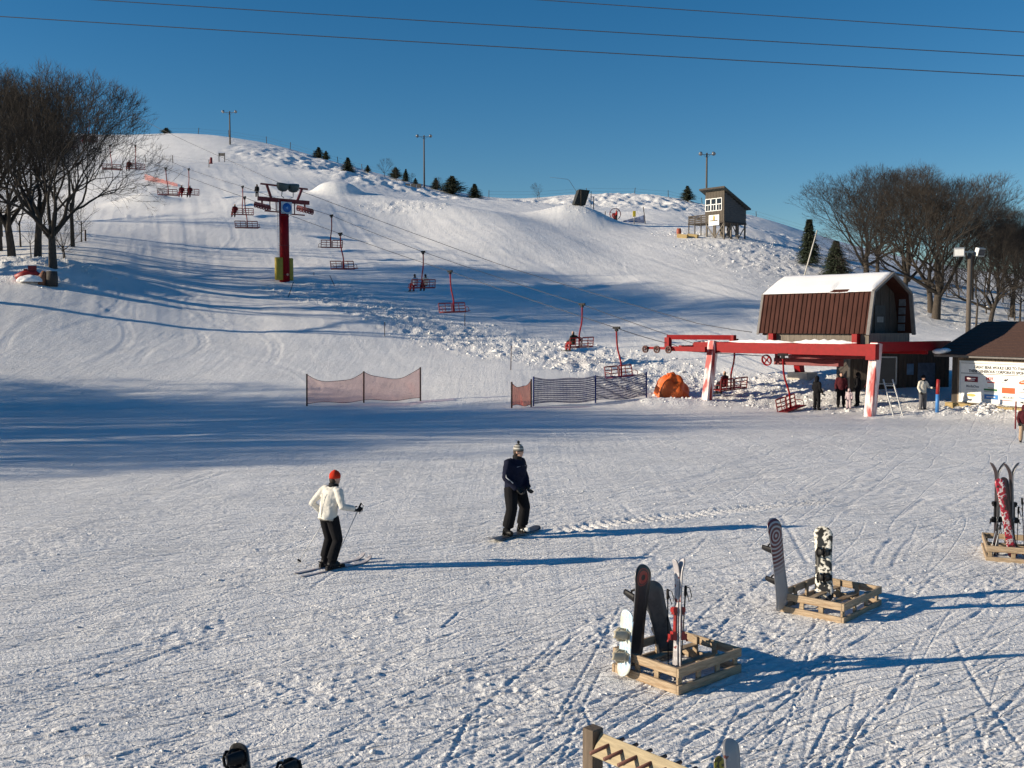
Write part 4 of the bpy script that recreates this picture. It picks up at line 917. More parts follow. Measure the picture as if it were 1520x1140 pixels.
for x in (-.5, .5): MB().beam((x, .2, -.2), (x*.4, .2, .5), .07, .07).build("leg", STEEL, m)
a = GY(940, 138); m = empty("padded_post", a, 0, "dark post with a yellow pad on the middle hill beside the leaning post", "post")
MB().tube([(0, 0, -.2), (0, 0, 1.75)], .07, 8).build("post", STEEL, m); MB().box((0, 0, 1.35), (.38, .36, .75)).build("pad", mat("bright_yellow_pad", (.55, .42, .03), .6), m)
for px, py0, Y, dx, h, lb in ((957, 338, 139, -.35, 2.3, "leaning dark post at the right end of the small blue net on the middle hill"), (897, 327, 141, .03, 1.3, "short yellowish post left of the red round machine"), (880, 318, 134.5, .02, 1.6, "thin stake right of the black jump board")):
    a = GY(px, Y); tag(MB().tube([(0, 0, -.3), (dx, 0, h)], .06, 6).build("snow_stake", WOODD, None, a), lb, "stake")
# ------------------------------------------------------------------ nets
def net_mat(name, col, dens, sc, tint=(1, 1, 1)):
    m, N, L, b = new_mat(name); b.inputs["Base Color"].default_value = (*col, 1); b.inputs["Roughness"].default_value = .8
    uv = N.new("ShaderNodeTexCoord"); w = []
    for d in ('X', 'Z'):
        wv = N.new("ShaderNodeTexWave"); wv.bands_direction = d; wv.inputs["Scale"].default_value = sc; L.new(uv.outputs["Object"], wv.inputs["Vector"]); w.append(wv.outputs[1])
    mx = N.new("ShaderNodeMath"); mx.operation = 'MAXIMUM'; L.new(w[0], mx.inputs[0]); L.new(w[1], mx.inputs[1])
    nz = N.new("ShaderNodeTexNoise"); nz.inputs["Scale"].default_value = 1.2; L.new(uv.outputs["Object"], nz.inputs["Vector"])
    ad = N.new("ShaderNodeMath"); ad.operation = 'MULTIPLY_ADD'; L.new(nz.outputs[0], ad.inputs[0]); ad.inputs[1].default_value = .35; ad.inputs[2].default_value = dens-.17
    mp = N.new("ShaderNodeMapRange"); L.new(mx.outputs[0], mp.inputs[0]); mp.inputs[1].default_value = (.80 if sc > 0 else 2.0); mp.inputs[2].default_value = (.9 if sc > 0 else 3.0); mp.inputs[3].default_value = 0; mp.inputs[4].default_value = .45
    a2 = N.new("ShaderNodeMath"); a2.operation = 'ADD'; a2.use_clamp = True; L.new(ad.outputs[0], a2.inputs[0]); L.new(mp.outputs[0], a2.inputs[1]); 
    tr_ = N.new("ShaderNodeBsdfTransparent"); tr_.inputs[0].default_value = (*tint, 1); mxs = N.new("ShaderNodeMixShader"); L.new(a2.outputs[0], mxs.inputs[0]); L.new(tr_.outputs[0], mxs.inputs[1]); L.new(b.outputs[0], mxs.inputs[2])
    L.new(mxs.outputs[0], N["Material Output"].inputs[0]); return m
NETP = net_mat("faded_pink_net", (.75, .22, .16), .24, 0.0, (1, .78, .74)); NETO = net_mat("orange_red_net", (.85, .2, .12), .50, 0.0, (1, .55, .45)); NETB = net_mat("blue_net", (.02, .045, .2), .28, 4.0)
def net_fence(posts, lb, name, m, hem, straps=0, sag=.12, strap_mat=None, seedn=1, thick=.045):
    # posts: (px, py top, py bottom)
    bs = [G(a, c) for a, b_, c in posts]; ts = [P(a2, b_, g.y) for (a, b_, c), a2, g in zip(posts, [q[0]+q[3] if len(q) > 3 else q[0] for q in [(*p,) for p in posts]], bs)] if False else [P(p[0], p[1], g.y) for p, g in zip(posts, bs)]
    o0 = bs[0]; r = empty(name, o0, 0, lb, "net fence"); rn = random.Random(seedn)
    for b_, t in zip(bs, ts): MB().tube([b_-o0-Vector((0, 0, .3)), t-o0+Vector((0, 0, .04))], thick, 7).build("post", hem, r)
    for i in range(len(bs)-1):
        nx, nz = 26, 14; vs = []
        def pt(f, g):
            lo = bs[i].lerp(bs[i+1], f)+Vector((0, 0, .12)); hi = ts[i].lerp(ts[i+1], f); s = 4*f*(1-f)
            hi = hi-Vector((0, 0, sag*s*(hi.z-lo.z)+.05*math.sin(f*9+i*2)*s)); lo = lo+Vector((0, 0, .05*math.sin(f*7+i)))
            q = lo.lerp(hi, g); q.y += .16*s*math.sin(f*5+g*4+i*1.7)+.06*math.sin(f*17+g*3)*s; return q-o0
        for j in range(nz+1):
            for k in range(nx+1): vs.append(tuple(pt(k/nx, j/nz)))
        fs = [(j*(nx+1)+k, j*(nx+1)+k+1, (j+1)*(nx+1)+k+1, (j+1)*(nx+1)+k) for j in range(nz) for k in range(nx)]
        mm = MB(); mm.add(vs, fs, 0, True); nn = mm.build("net", m, r)
        cd = MB()
        for g in (0, 1): cd.tube([pt(k/16, g) for k in range(17)], .014, 4, cap=False)
        cd.build("border_cord", hem, nn)
        for j in range(straps):
            g = (j+.5)/straps; bunch = .0 if i == 0 else .035
            MB().tube([pt(k/18, min(1, max(0, g+bunch*math.sin(k*.9+j*1.3)))) for k in range(19)], .019, 4, cap=False).build("strap", strap_mat, r)
    return r
POSTM = mat("dark_post", (.05, .025, .022), .7, .2)
net_fence([(455.5, 556, 603), (540, 552, 598), (624, 546, 595)], "long faded pink mesh net fence on three dark posts, left of the middle", "safety_net_fence", NETP, POSTM, sag=.30, seedn=2)
net_fence([(759.5, 568, 606), (788.5, 564, 604)], "short orange red net between two posts left of the blue net fence", "safety_net_fence", NETO, POSTM, sag=.25)
BLN = mat("blue_black_strap", (.012, .025, .12), .7, .2)
net_fence([(792, 560, 603), (884, 558, 598), (959.5, 553, 591)], "blue net fence with many dark horizontal straps left of the orange tarpaulin", "safety_net_fence", NETB, BLN, straps=12, sag=.10, strap_mat=BLN)
a = GY(925, 139); 
m = MB(); vs = []; 
for k in range(13):
    g = GY(924+2.6*k, 139.5); 
    for z in (.05, .25+.9*k/12): vs.append((g.x-a.x, g.y-a.y+.1*math.sin(k), g.z-a.z+z))
m.add(vs, [(2*k, 2*k+2, 2*k+3, 2*k+1) for k in range(12)]); tag(m.build("small_blue_net", net_mat("pale_blue_net", (.10, .16, .32), .7, 4), None, a), "small blue net on the middle hill beside the yellow padded post", "net")
a = GY(222, 150); m = MB(); vs = []
for k in range(17):
    g = GY(220+3.0*k, 150-.5*k)
    for z in (.0, 1.5-.04*k): vs.append((g.x-a.x, g.y-a.y+.1*math.sin(k*1.7), g.z-a.z+z*.6+.06*math.sin(k*2.3)))
m.add(vs, [(2*k, 2*k+2, 2*k+3, 2*k+1) for k in range(16)]); tag(m.build("orange_net_strip", net_mat("dull_orange_net", (.36, .10, .07), .6, 0.0), None, a), "orange red net strip along the jump ramp high on the left slope", "net")
# orange tarpaulin heap
def lump(name, loc, r, m, seed, lb, cat, fold=.12, kind=None, squeeze=1.0):
    vs = []; nu, nv = 40, 18; q = MB()
    for i in range(nv+1):
        ph = math.pi*.54*i/nv
        for j in range(nu):
            t = 2*math.pi*j/nu; x = math.sin(ph)*math.cos(t); y = math.sin(ph)*math.sin(t); z = math.cos(ph)
            f = 1+fold*math.sin(t*5+seed+3*ph)*math.sin(ph)+fold*2*float(vn(np.array([x*3.+seed]), np.array([y*3.+z*2]), seed)[0])
            vs.append((r[0]*x*f, r[1]*y*f, r[2]*z**(1 if z > 0 else 1)*f if z > 0 else r[2]*z*.5))
    q.add(vs, [(i*nu+j, (i+1)*nu+j, (i+1)*nu+(j+1) % nu, i*nu+(j+1) % nu) for i in range(nv) for j in range(nu)], 0, True)
    return tag(q.build(name, m, None, loc), lb, cat)
g = G(996, 588); T_ = empty("tarpaulin_heap", g, 0, "bulging orange tarpaulin tied up in a heap beside the blue net fence", "tarpaulin")
o = lump("cover", (0, 0, 0), (.92, .7, 1.18), ORANGE, 3, None, None, .13); o.parent = T_
MB().tube([(-.1, 0, 1.05), (-.2, -.05, 1.22), (.12, 0, 1.28), (.3, -.1, 1.05)], [.14, .1, .1, .06], 8).build("knot", ORANGE, T_)
# ------------------------------------------------------------------ stakes
for k, (px, py, h, dx, lb) in enumerate([(571, 500, 1.05, 0, "thin stake at the left part of the churned snow"), (690, 483, .95, 0, "thin stake below the chair in the churned snow"), (758, 549, 1.5, .05, "tall thin stake above the orange red net"), (427, 440, 1.2, .5, "slanting stake right below the tower base"), (498, 424, .9, -.5, "thin stake leaning left, right of the tower"), (466, 409, .3, 0, "short orange tipped stake right of the tower"), (1507, 637, 1.15, 0, "thin red stake beside the sponsor board near the right edge"), (127, 358, 1.1, 0, "short dark post on the snow right of the left oaks")]):
    g = G(px, py); tag(MB().tube([(0, 0, -.2), (dx, 0, h)], .03 if k < 7 else .08, 6).build("snow_stake", POSTM if k != 6 else DKRED, None, g), lb, "stake")
# sign frame and small red marker high on the slope
a = GY(334, 182); m = empty("sign_frame", a, 0, "small wooden sign frame below the left floodlight pole", "sign")
for x in (-.5, .5): MB().beam((x, 0, -.2), (x, 0, 1.5), .12, .12).build("post", WOODD, m)
MB().box((0, 0, 1.2), (1.1, .08, .5)).build("panel", WOOD, m)
tag(MB().tube([(0, 0, -.2), (0, 0, .2), (.05, 0, 1.0)], [.35, .25, .2], 8).build("red_marker", DKRED, None, GY(318, 178)), "small dark red marker left of the wooden sign frame high on the slope", "marker")
a = GY(615, 183); m = empty("pallet_crate", a, 0, "tiny wooden crate on the ridge slope left of the middle light pole", "crate")
for k in range(3): MB().box((-1.0+k, 0, .35), (.8, .9, .6)).build("box", WOOD, m)
# left edge: red padded thing and stump barrels
g = G(44, 416); m = empty("red_snow_machine", g, .3, "low red machine half buried in snow at the left edge beside the stump barrels", "snow machine")
MB().tube([(-.9, 0, .1), (-.3, 0, .38), (.3, 0, .45), (.9, 0, .1)], [(.2, .3), (.28, .35), (.25, .35), (.12, .2)], 10).build("body", mat("bright_red", (.28, .02, .02), .5), m)
MB().box((.2, 0, .75), (.55, .3, .6)).build("box", DKRED, m); MB().box((-.25, 0, .62), (.25, .2, .4)).build("box", DKRED, m)
o = lump("snow_heap", (.1, -.5, -.1), (.9, .4, .45), SNOW, 6, None, None, .08); o.parent = m
g = G(70, 421); m = empty("stump_barrel", g, 0, "pair of brown weathered stump barrels at the foot of the large left oak", "barrel")
MB().tube([(-.35, 0, -.2), (-.3, 0, .5), (-.12, 0, .85)], [.32, .3, .22], 10).build("stump", mat("rusty_brown", (.22, .10, .06), .8, .3), m); MB().tube([(.3, .1, -.2), (.3, .1, .4), (.3, .1, .9)], [.4, .42, .38], 12).build("stump", WOODD, m)
# red and blue padded post by the hut
g = G(1391, 612); m = empty("padded_barrier_post", g, 0, "slim red and blue padded post standing by the dark hut corner", "post")
MB().tube([(0, 0, 0), (0, 0, .85)], .085, 10).build("lower_pad", BLUE, m); MB().tube([(0, 0, .85), (.02, 0, 1.55)], .08, 10).build("upper_pad", mat("bright_red", (.28, .02, .02)), m)
# ------------------------------------------------------------------ overhead power lines
for (a0, a1, Y0, Y1, lb) in (((0, 20), (1520, 108), 30, 27, "lowest overhead wire crossing the whole sky"), ((215, 0), (1520, 78), 31, 28.5, "middle overhead wire crossing the sky"), ((880, 0), (1520, 42), 32, 30, "highest overhead wire, in the upper right corner")):
    A = P(a0[0], a0[1], Y0); B = P(a1[0], a1[1], Y1); d = (B-A)/(B-A).length; a_ = A-d*60; b_ = B+d*60; m = MB()
    L = (b_-a_).length; pts = []
    for k in range(61):
        f = k/60; q = a_.lerp(b_, f); s0 = (L*f-60)/(B-A).length
        q.z += ((f-.5)**2)*4*.9-.12; pts.append(q)
    m.tube(pts, .013, 5, cap=False); tag(m.build("overhead_wire", ROPE), lb, "wire", "overhead wires")
# ------------------------------------------------------------------ snow clods
def clods():
    rn = np.random.RandomState(8); V_ = []; F_ = []
    ico = np.array([(0, 0, 1), (.9, 0, .3), (.28, .85, .3), (-.72, .53, .3), (-.72, -.53, .3), (.28, -.85, .3), (.4, .3, -.6), (-.4, .35, -.6), (0, -.5, -.6)])
    fc = [(0, 1, 2), (0, 2, 3), (0, 3, 4), (0, 4, 5), (0, 5, 1), (1, 6, 2), (2, 6, 7), (2, 7, 3), (3, 7, 8), (3, 8, 4), (4, 8, 5), (5, 8, 6), (5, 6, 1)]
    Xs = []; Ys = []; S = []
    for x, y, rx, ry, s in CHURN:
        if y > 135: continue
        n = int(170*s*min(2.2, rx*ry/16))
        for _ in range(n):
            a = rn.uniform(0, 6.28); q = math.sqrt(rn.rand())*1.05; Xs.append(x+rx*q*math.cos(a)); Ys.append(y+ry*q*math.sin(a)); S.append(rn.gamma(1.8, .028)+.02)
    for _ in range(5200):
        Y = 1/rn.uniform(1/48., 1/8.2); X = rn.uniform(-.56, .56)*Y; Xs.append(X); Ys.append(Y); S.append(min(.035, rn.gamma(1.6, .0045)+.004)*(1+Y/60))
    for _ in range(500):
        f = rn.rand(); Xs.append(22.3-f*0+rn.uniform(-1, 4)); Ys.append(47.2-.5*f+rn.normal(0, .6)); S.append(rn.uniform(.05, .2))
    Xs = np.array(Xs); Ys = np.array(Ys); S = np.array(S); Z = gz(Xs, Ys)+detail(Xs, Ys)
    n = len(Xs); rot = rn.uniform(0, 6.28, n); sc = rn.uniform(.6, 1.3, (n, 3)); jit = rn.normal(0, .12, (n, 9, 3))
    p = (ico[None]+jit)*sc[:, None]*S[:, None, None]; p[..., 2] *= .6
    c = np.cos(rot)[:, None]; s = np.sin(rot)[:, None]
    x = p[..., 0]*c-p[..., 1]*s+Xs[:, None]; y = p[..., 0]*s+p[..., 1]*c+Ys[:, None]; z = p[..., 2]+Z[:, None]-S[:, None]*.05
    co = np.stack([x, y, z], -1).reshape(-1, 3)
    fa = (np.array(fc)[None]+(np.arange(n)*9)[:, None, None]).reshape(-1, 3)
    me = bpy.data.meshes.new("snow_clods"); me.vertices.add(len(co)); me.vertices.foreach_set("co", co.astype(np.float32).ravel())
    me.loops.add(fa.size); me.loops.foreach_set("vertex_index", fa.astype(np.int32).ravel()); me.polygons.add(len(fa))
    me.polygons.foreach_set("loop_start", np.arange(0, fa.size, 3, dtype=np.int32)); me.polygons.foreach_set("loop_total", np.full(len(fa), 3, dtype=np.int32)); me.polygons.foreach_set('use_smooth', [True]*len(fa)); me.update()
    me.materials.append(SNOWG); o = bpy.data.objects.new("snow_clods", me); COL.objects.link(o); tag(o, "loose clods and crumbs of snow scattered over the churned slope and the run-out", "snow clods", None, "stuff")
clods()
# ------------------------------------------------------------------ people (facing local +y, right hand side +x)
SKIN = mat("skin", (.50, .30, .22), .6, .05, 6, 0); HAIR = mat("dark_hair", (.03, .02, .015), .7)
def remesh(mb, name, voxel, mats, regions=None, smooth=4):
    me = mb.mesh(name, mats[0]); t = bpy.data.objects.new(name, me); COL.objects.link(t)
    r = t.modifiers.new("r", 'REMESH'); r.mode = 'VOXEL'; r.voxel_size = voxel; r.use_smooth_shade = True
    s = t.modifiers.new("s", 'SMOOTH'); s.factor = .5; s.iterations = smooth
    dg = bpy.context.evaluated_depsgraph_get(); out = bpy.data.meshes.new_from_object(t.evaluated_get(dg)); bpy.data.objects.remove(t); bpy.data.meshes.remove(me)
    out.name = name; out.materials.clear()
    for m in mats: out.materials.append(m)
    if regions:
        n = len(out.polygons); c = np.empty(n*3); out.polygons.foreach_get("center", c); c = c.reshape(-1, 3); best = np.full(n, 1e9); idx = np.zeros(n, int)
        for a, b, ra, rb, mi in regions:
            a = np.array(a); b = np.array(b); d = b-a; t_ = np.clip(((c-a) @ d)/max(1e-9, d @ d), 0, 1); q = np.linalg.norm(c-(a+t_[:, None]*d), axis=1)-(ra+(rb-ra)*t_)
            k = q < best; best[k] = q[k]; idx[k] = mi
        out.polygons.foreach_set("material_index", idx.astype(np.int32))
    out.polygons.foreach_set("use_smooth", np.ones(len(out.polygons), dtype=bool)); out.update(); return out
def make_hand(voxel=.007):
    m = MB(); m.tube([(0, 0, .05), (0, 0, 0), (0, .005, -.05), (.0, .005, -.095)], [(.03, .032), (.034, .036), (.022, .05), (.018, .046)], 10)
    for k, (x, L) in enumerate(((-.036, .062), (-.012, .072), (.012, .070), (.036, .056))):
        p = Vector((x, .005, -.088)); m.tube([p, p+Vector((0, .006, -L*.45)), p+Vector((0, .035, -L*.72)), p+Vector((0, .062, -L*.62)), p+Vector((0, .07, -L*.4))], [.0135, .0135, .0125, .012, .009], 7)
    return m
def hand_mesh(m, thumb, mat_):
    q = make_hand(); s = thumb
    q.tube([(.03*s, .005, -.015), (.055*s, .02, -.045), (.050*s, .045, -.075), (.03*s, .06, -.085)], [.018, .016, .014, .010], 7)
    return remesh(q, "glove", .0075, [mat_], smooth=2)
BG = mat("black_gloves", (.012, .012, .013), .7, .2)
HANDR = hand_mesh(None, -1, BG); HANDL = hand_mesh(None, 1, BG)
STAND = dict(pel=(0, 0, .93), ch=(0, .0, 1.27), nk=(0, .01, 1.47), hd=(0, .03, 1.62), shR=(.19, 0, 1.41), shL=(-.19, 0, 1.41), elR=(.26, -.02, 1.13), elL=(-.26, -.02, 1.13), haR=(.25, .14, .90), haL=(-.25, .14, .90),
             hiR=(.10, 0, .90), hiL=(-.10, 0, .90), knR=(.12, .03, .50), knL=(-.12, .03, .50), anR=(.13, 0, .10), anL=(-.13, 0, .10), toR=(.15, .17, .05), toL=(-.15, .17, .05), look=0.0)
SIT = dict(pel=(0, 0, .12), ch=(0, .02, .46), nk=(0, .03, .66), hd=(0, .06, .81), shR=(.19, .02, .60), shL=(-.19, .02, .60), elR=(.26, .10, .34), elL=(-.26, .10, .34), haR=(.14, .34, .26), haL=(-.14, .34, .26),
           hiR=(.10, .02, .10), hiL=(-.10, .02, .10), knR=(.14, .46, .14), knL=(-.14, .46, .14), anR=(.15, .52, -.28), anL=(-.15, .52, -.28), toR=(.16, .69, -.34), toL=(-.16, .69, -.34), look=0.0)
def person(lb, loc, yaw, jacket, trousers, pose=STAND, ov=None, H=1.75, hat=None, hood=False, hair=False, fine=False, boots=BLACK, group=None, bulk=1.0, white_boot=None):
    J = dict(pose); J.update(ov or {}); look = J.pop('look', 0); v = {k: Vector(q) for k, q in J.items()}
    r = empty("person", loc, yaw, lb, "person", group); s = H/1.75; r.scale = (s, s, s); vx = .016 if fine else .028
    body = MB(); reg = []; jk = MB()
    def limb(mb, pts, rad, mi=None, n=10):
        mb.tube(pts, rad, n)
        if mi is not None:
            for a, b, ra, rb in zip(pts[:-1], pts[1:], rad[:-1], rad[1:]):
                ra = ra if not isinstance(ra, tuple) else sum(ra)/2; rb = rb if not isinstance(rb, tuple) else sum(rb)/2
                reg.append((tuple(a), tuple(b), ra, rb, mi))
    up = (v['nk']-v['pel']).normalized()
    limb(body, [v['pel']-up*.10, v['pel'], v['pel'].lerp(v['ch'], .5), v['ch'], v['nk']-up*.07, v['nk']-up*.0], [(.11, .14), (.125, .165), (.11, .145), (.125, .175), (.09, .15), (.05, .06)], 1, 14)
    limb(body, [v['nk']-up*.03, v['hd']-up*.05], [.055, .052], 0)
    # head: skull, jaw, nose, ears, turned by look
    Rl = Matrix.Rotation(look, 3, 'Z'); h = v['hd']
    body.ell(h+Rl @ Vector((0, -.008, .02)), (.076, .094, .108), 14, 10, R=Rl); body.ell(h+Rl @ Vector((0, .03, -.055)), (.055, .058, .062), 12, 8, R=Rl)
    body.ell(h+Rl @ Vector((0, .088, -.018)), (.016, .024, .026), 8, 6, R=Rl); body.ell(h+Rl @ Vector((0, .070, -.065)), (.028, .018, .014), 8, 6, R=Rl)
    for sx in (-1, 1): body.ell(h+Rl @ Vector((sx*.079, -.005, -.01)), (.013, .024, .034), 8, 6, R=Rl)
    reg.append((tuple(h-Vector((0, 0, .08))), tuple(h+Vector((0, 0, .05))), .085, .095, 0))
    for S in 'RL':
        hi, kn, an, to = v['hi'+S], v['kn'+S], v['an'+S], v['to'+S]
        limb(body, [hi+Vector((0, 0, .02)), hi.lerp(kn, .35), kn, kn.lerp(an, .35), an+(kn-an).normalized()*.06], [.115*bulk, .112*bulk, .094*bulk, .094*bulk, .096*bulk], 1)
        f = (to-an); f.z = 0; hl = an-f*.35; hl.z = an.z-.04
        b0 = 2 if not (white_boot == S) else 3
        limb(body, [an+(kn-an).normalized()*.14, an+Vector((0, 0, .0)), an-Vector((0, 0, .045))], [.062, .066, .06], b0); limb(body, [hl, an.lerp(to, .45)-Vector((0, 0, .025)), to], [(.055, .05), (.055, .052), (.035, .045)], b0)
        sh, el, ha = v['sh'+S], v['el'+S], v['ha'+S]
        limb(body, [sh, el, ha], [.058, .048, .036], 1)
        limb(jk, [sh.lerp(v['nk'], .45), sh, sh.lerp(el, .5), el, el.lerp(ha, .55), el.lerp(ha, .93), ha], [.06, .082*bulk, .074*bulk, .066*bulk, .060*bulk, .056*bulk, .05*bulk])
        d = (ha-el).normalized(); z = -d; y = Vector((0, 1, 0))+Vector((0, 0, .2)); y = (y-z*y.dot(z)).normalized(); x = y.cross(z)
        g = inst("glove", HANDR if S == 'R' else HANDL, r); g.matrix_local = Matrix.Translation(ha+d*.0) @ Matrix((x, y, z)).transposed().to_4x4() @ Matrix.Scale(1.15, 4)
    hem = v['pel']-up*.06
    jk.tube([hem, hem+up*.08, v['pel'].lerp(v['ch'], .45), v['ch'], v['ch'].lerp(v['nk'], .55), v['nk']-up*.035, v['nk']+up*.02], [(.150*bulk, .19*bulk), (.153*bulk, .192*bulk), (.142*bulk, .178*bulk), (.155*bulk, .205*bulk), (.125*bulk, .18*bulk), (.085, .105), (.076, .078)], 16)
    bm = remesh(body, "body", vx, [SKIN, trousers, boots, WHITE], reg); inst("body", bm, r)
    jm = remesh(jk, "jacket", vx, [jacket], smooth=3)
    nv = len(jm.vertices); co = np.empty(nv*3); jm.vertices.foreach_get("co", co); co = co.reshape(-1, 3); no = np.empty(nv*3); jm.vertices.foreach_get("normal", no); no = no.reshape(-1, 3)
    wr = .022*fbm(co[:, 0]*9+co[:, 1]*5, co[:, 2]*14, 3, 3); co = co+no*wr[:, None]; jm.vertices.foreach_set("co", co.ravel()); jm.update()
    jo = inst("jacket", jm, r)
    cm = MB(); cm.tube([v['nk']-up*.02, v['nk']+up*.045, v['nk']+up*.06], [.088, .095, .08], 14); cm.build("collar", cloth("dark_collar", (.02, .02, .022)), r)
    if hood:
        m = MB(); m.ell(h+Rl @ Vector((0, -.03, .02)), (.115, .125, .145), 14, 10, R=Rl); m.tube([v['nk']+Vector((0, -.04, -.02)), h+Vector((0, -.05, 0))], [.12, .11], 12); inst("hood", remesh(m, "hood", .022, [jacket]), r)
    elif hat:
        m = MB()
        for f in (0,):
            pts = [h+Vector((0, -.005, z)) for z in (.005, .04, .085, .125, .148, .155)]; m.tube(pts, [(.106, .090), (.110, .095), (.100, .088), (.068, .062), (.030, .028), (.008, .008)], 20)
        m.build("hat", hat, r, rot=None)
    if hair or hat:
        m = MB(); m.ell(h+Rl @ Vector((0, -.04, -.015)), (.078, .07, .095), 12, 8, R=Rl); m.build("hair", HAIR, r)
    if fine:
        for sx in (-1, 1): MB().ell(h+Rl @ Vector((sx*.03, .084, .012)), (.010, .006, .008), 8, 6, R=Rl).build("eye", BLACK, r)
    return r, v
BLKC = cloth("black_cloth", (.010, .010, .012)); NAVY = cloth("navy_black_cloth", (.010, .012, .028)); CREAM = cloth("cream_jacket_cloth", (.60, .57, .50)); WHT = cloth("white_jacket_cloth", (.62, .60, .55), var=.06)
REDC = cloth("red_cloth", (.30, .02, .02)); MARO = cloth("maroon_cloth", (.07, .015, .02)); GREYC = cloth("grey_cloth", (.13, .13, .14)); BEIGE = cloth("beige_cloth", (.35, .26, .19)); PALEP = cloth("pale_pink_cloth", (.50, .40, .42)); DKGR = cloth("dark_green_cloth", (.018, .03, .024)); PALEB = cloth("pale_blue_cloth", (.35, .42, .5))
def stripes_mat():
    m, N, L, b = new_mat("striped_knit"); tc = N.new("ShaderNodeTexCoord"); sp = N.new("ShaderNodeSeparateXYZ"); L.new(tc.outputs["Object"], sp.inputs[0])
    mr = N.new("ShaderNodeMapRange"); L.new(sp.outputs[2], mr.inputs[0]); mr.inputs[1].default_value = 1.62; mr.inputs[2].default_value = 1.79
    cr = N.new("ShaderNodeValToRGB"); cr.color_ramp.interpolation = 'CONSTANT'; cols = [(0, .03), (.16, .20), (.34, .55), (.44, .14), (.62, .45), (.72, .10)]
    e = cr.color_ramp.elements; e[0].position = 0; e[0].color = (.03, .03, .03, 1); e[1].position = .16; e[1].color = (.2, .19, .17, 1)
    for p_, c in cols[2:]: q = e.new(p_); q.color = (c, c*.96, c*.88, 1)
    L.new(mr.outputs[0], cr.inputs[0]); L.new(cr.outputs[0], b.inputs["Base Color"]); b.inputs["Roughness"].default_value = .9; return m
REDHAT = cloth("red_knit_hat", (.50, .035, .015), var=.2)
# ------------------------------------------------------------------ boards, skis, poles
def surf_mat(name, kind):
    m, N, L, b = new_mat(name); tc = N.new("ShaderNodeTexCoord"); O = tc.outputs["Object"]; b.inputs["Roughness"].default_value = .35
    def vm(op, a, c=None):
        n = N.new("ShaderNodeVectorMath"); n.operation = op; L.new(a, n.inputs[0])
        if c is not None: n.inputs[1].default_value = c
        return n
    cr = N.new("ShaderNodeValToRGB"); e = cr.color_ramp.elements
    if kind == 'rings':
        d = vm('MULTIPLY', O, (1, 0, 1)); d2 = vm('SUBTRACT', d.outputs[0], (0.0, 0, 1.22)); ln = vm('LENGTH', d2.outputs[0])
        s = N.new("ShaderNodeMath"); s.operation = 'MULTIPLY'; s.inputs[1].default_value = 105; L.new(ln.outputs["Value"], s.inputs[0])
        sn = N.new("ShaderNodeMath"); sn.operation = 'SINE'; L.new(s.outputs[0], sn.inputs[0])
        cr.color_ramp.interpolation = 'CONSTANT'; e[0].position = 0; e[0].color = (.095, .008, .018, 1); e[1].position = .62; e[1].color = (.34, .33, .35, 1)
        mr = N.new("ShaderNodeMapRange"); L.new(sn.outputs[0], mr.inputs[0]); mr.inputs[1].default_value = -1; mr.inputs[2].default_value = 1; L.new(mr.outputs[0], cr.inputs[0])
        fade = N.new("ShaderNodeMapRange"); L.new(ln.outputs["Value"], fade.inputs[0]); fade.inputs[1].default_value = .40; fade.inputs[2].default_value = .62
        mx = N.new("ShaderNodeMix"); mx.data_type = 'RGBA'; L.new(fade.outputs[0], mx.inputs[0]); L.new(cr.outputs[0], mx.inputs[6]); mx.inputs[7].default_value = (.27, .28, .30, 1); L.new(mx.outputs[2], b.inputs["Base Color"])
    elif kind == 'redring':
        d = vm('MULTIPLY', O, (1, 0, 1)); d2 = vm('SUBTRACT', d.outputs[0], (0.0, 0, 1.27)); ln = vm('LENGTH', d2.outputs[0]); L.new(ln.outputs["Value"], cr.inputs[0]); cr.color_ramp.interpolation = 'CONSTANT'
        e[0].position = 0; e[0].color = (.02, .01, .01, 1); e[1].position = .035; e[1].color = (.30, .03, .02, 1); q = e.new(.075); q.color = (.03, .01, .01, 1); q = e.new(.09); q.color = (.22, .02, .015, 1); q = e.new(.105); q.color = (.010, .010, .012, 1); L.new(cr.outputs[0], b.inputs["Base Color"])
    else:
        nz = N.new("ShaderNodeTexNoise"); nz.inputs["Scale"].default_value = 7 if kind != 'ski' else 9; nz.inputs["Detail"].default_value = 3; L.new(O, nz.inputs["Vector"]); L.new(nz.outputs[0], cr.inputs[0]); cr.color_ramp.interpolation = 'CONSTANT'
        pal = {'collage': [(0, (.02, .02, .02)), (.485, (.45, .43, .38)), (.52, (.72, .70, .64)), (.60, (.06, .06, .06)), (.66, (.5, .48, .42))],
               'seascape': [(0, (.55, .58, .50)), (.42, (.62, .68, .66)), (.50, (.38, .55, .70)), (.60, (.68, .70, .66))],
               'rednet': [(0, (.05, .02, .02)), (.42, (.34, .02, .04)), (.52, (.55, .5, .5)), (.58, (.30, .02, .03))],
               'ski': [(0, (.36, .34, .36)), (.5, (.48, .47, .49)), (.60, (.20, .07, .07)), (.68, (.4, .4, .42))],
               'greyred': [(0, (.33, .33, .34)), (.55, (.38, .37, .38)), (.60, (.22, .08, .07)), (.66, (.36, .36, .37))],
               'darkgrey': [(0, (.05, .055, .062)), (.5, (.062, .067, .075)), (.7, (.08, .085, .09))], 'yellow': [(0, (.32, .26, .02)), (.5, (.05, .04, .01)), (.56, (.36, .30, .03))]}[kind]
        e[0].color = (*pal[0][1], 1); e[1].position = pal[1][0]; e[1].color = (*pal[1][1], 1)
        for p_, c in pal[2:]: q = e.new(p_); q.color = (*c, 1)
        L.new(cr.outputs[0], b.inputs["Base Color"])
    return m
EDGE = mat("steel_edge", (.25, .25, .27), .35, .1, 9, 0, metal=.7)
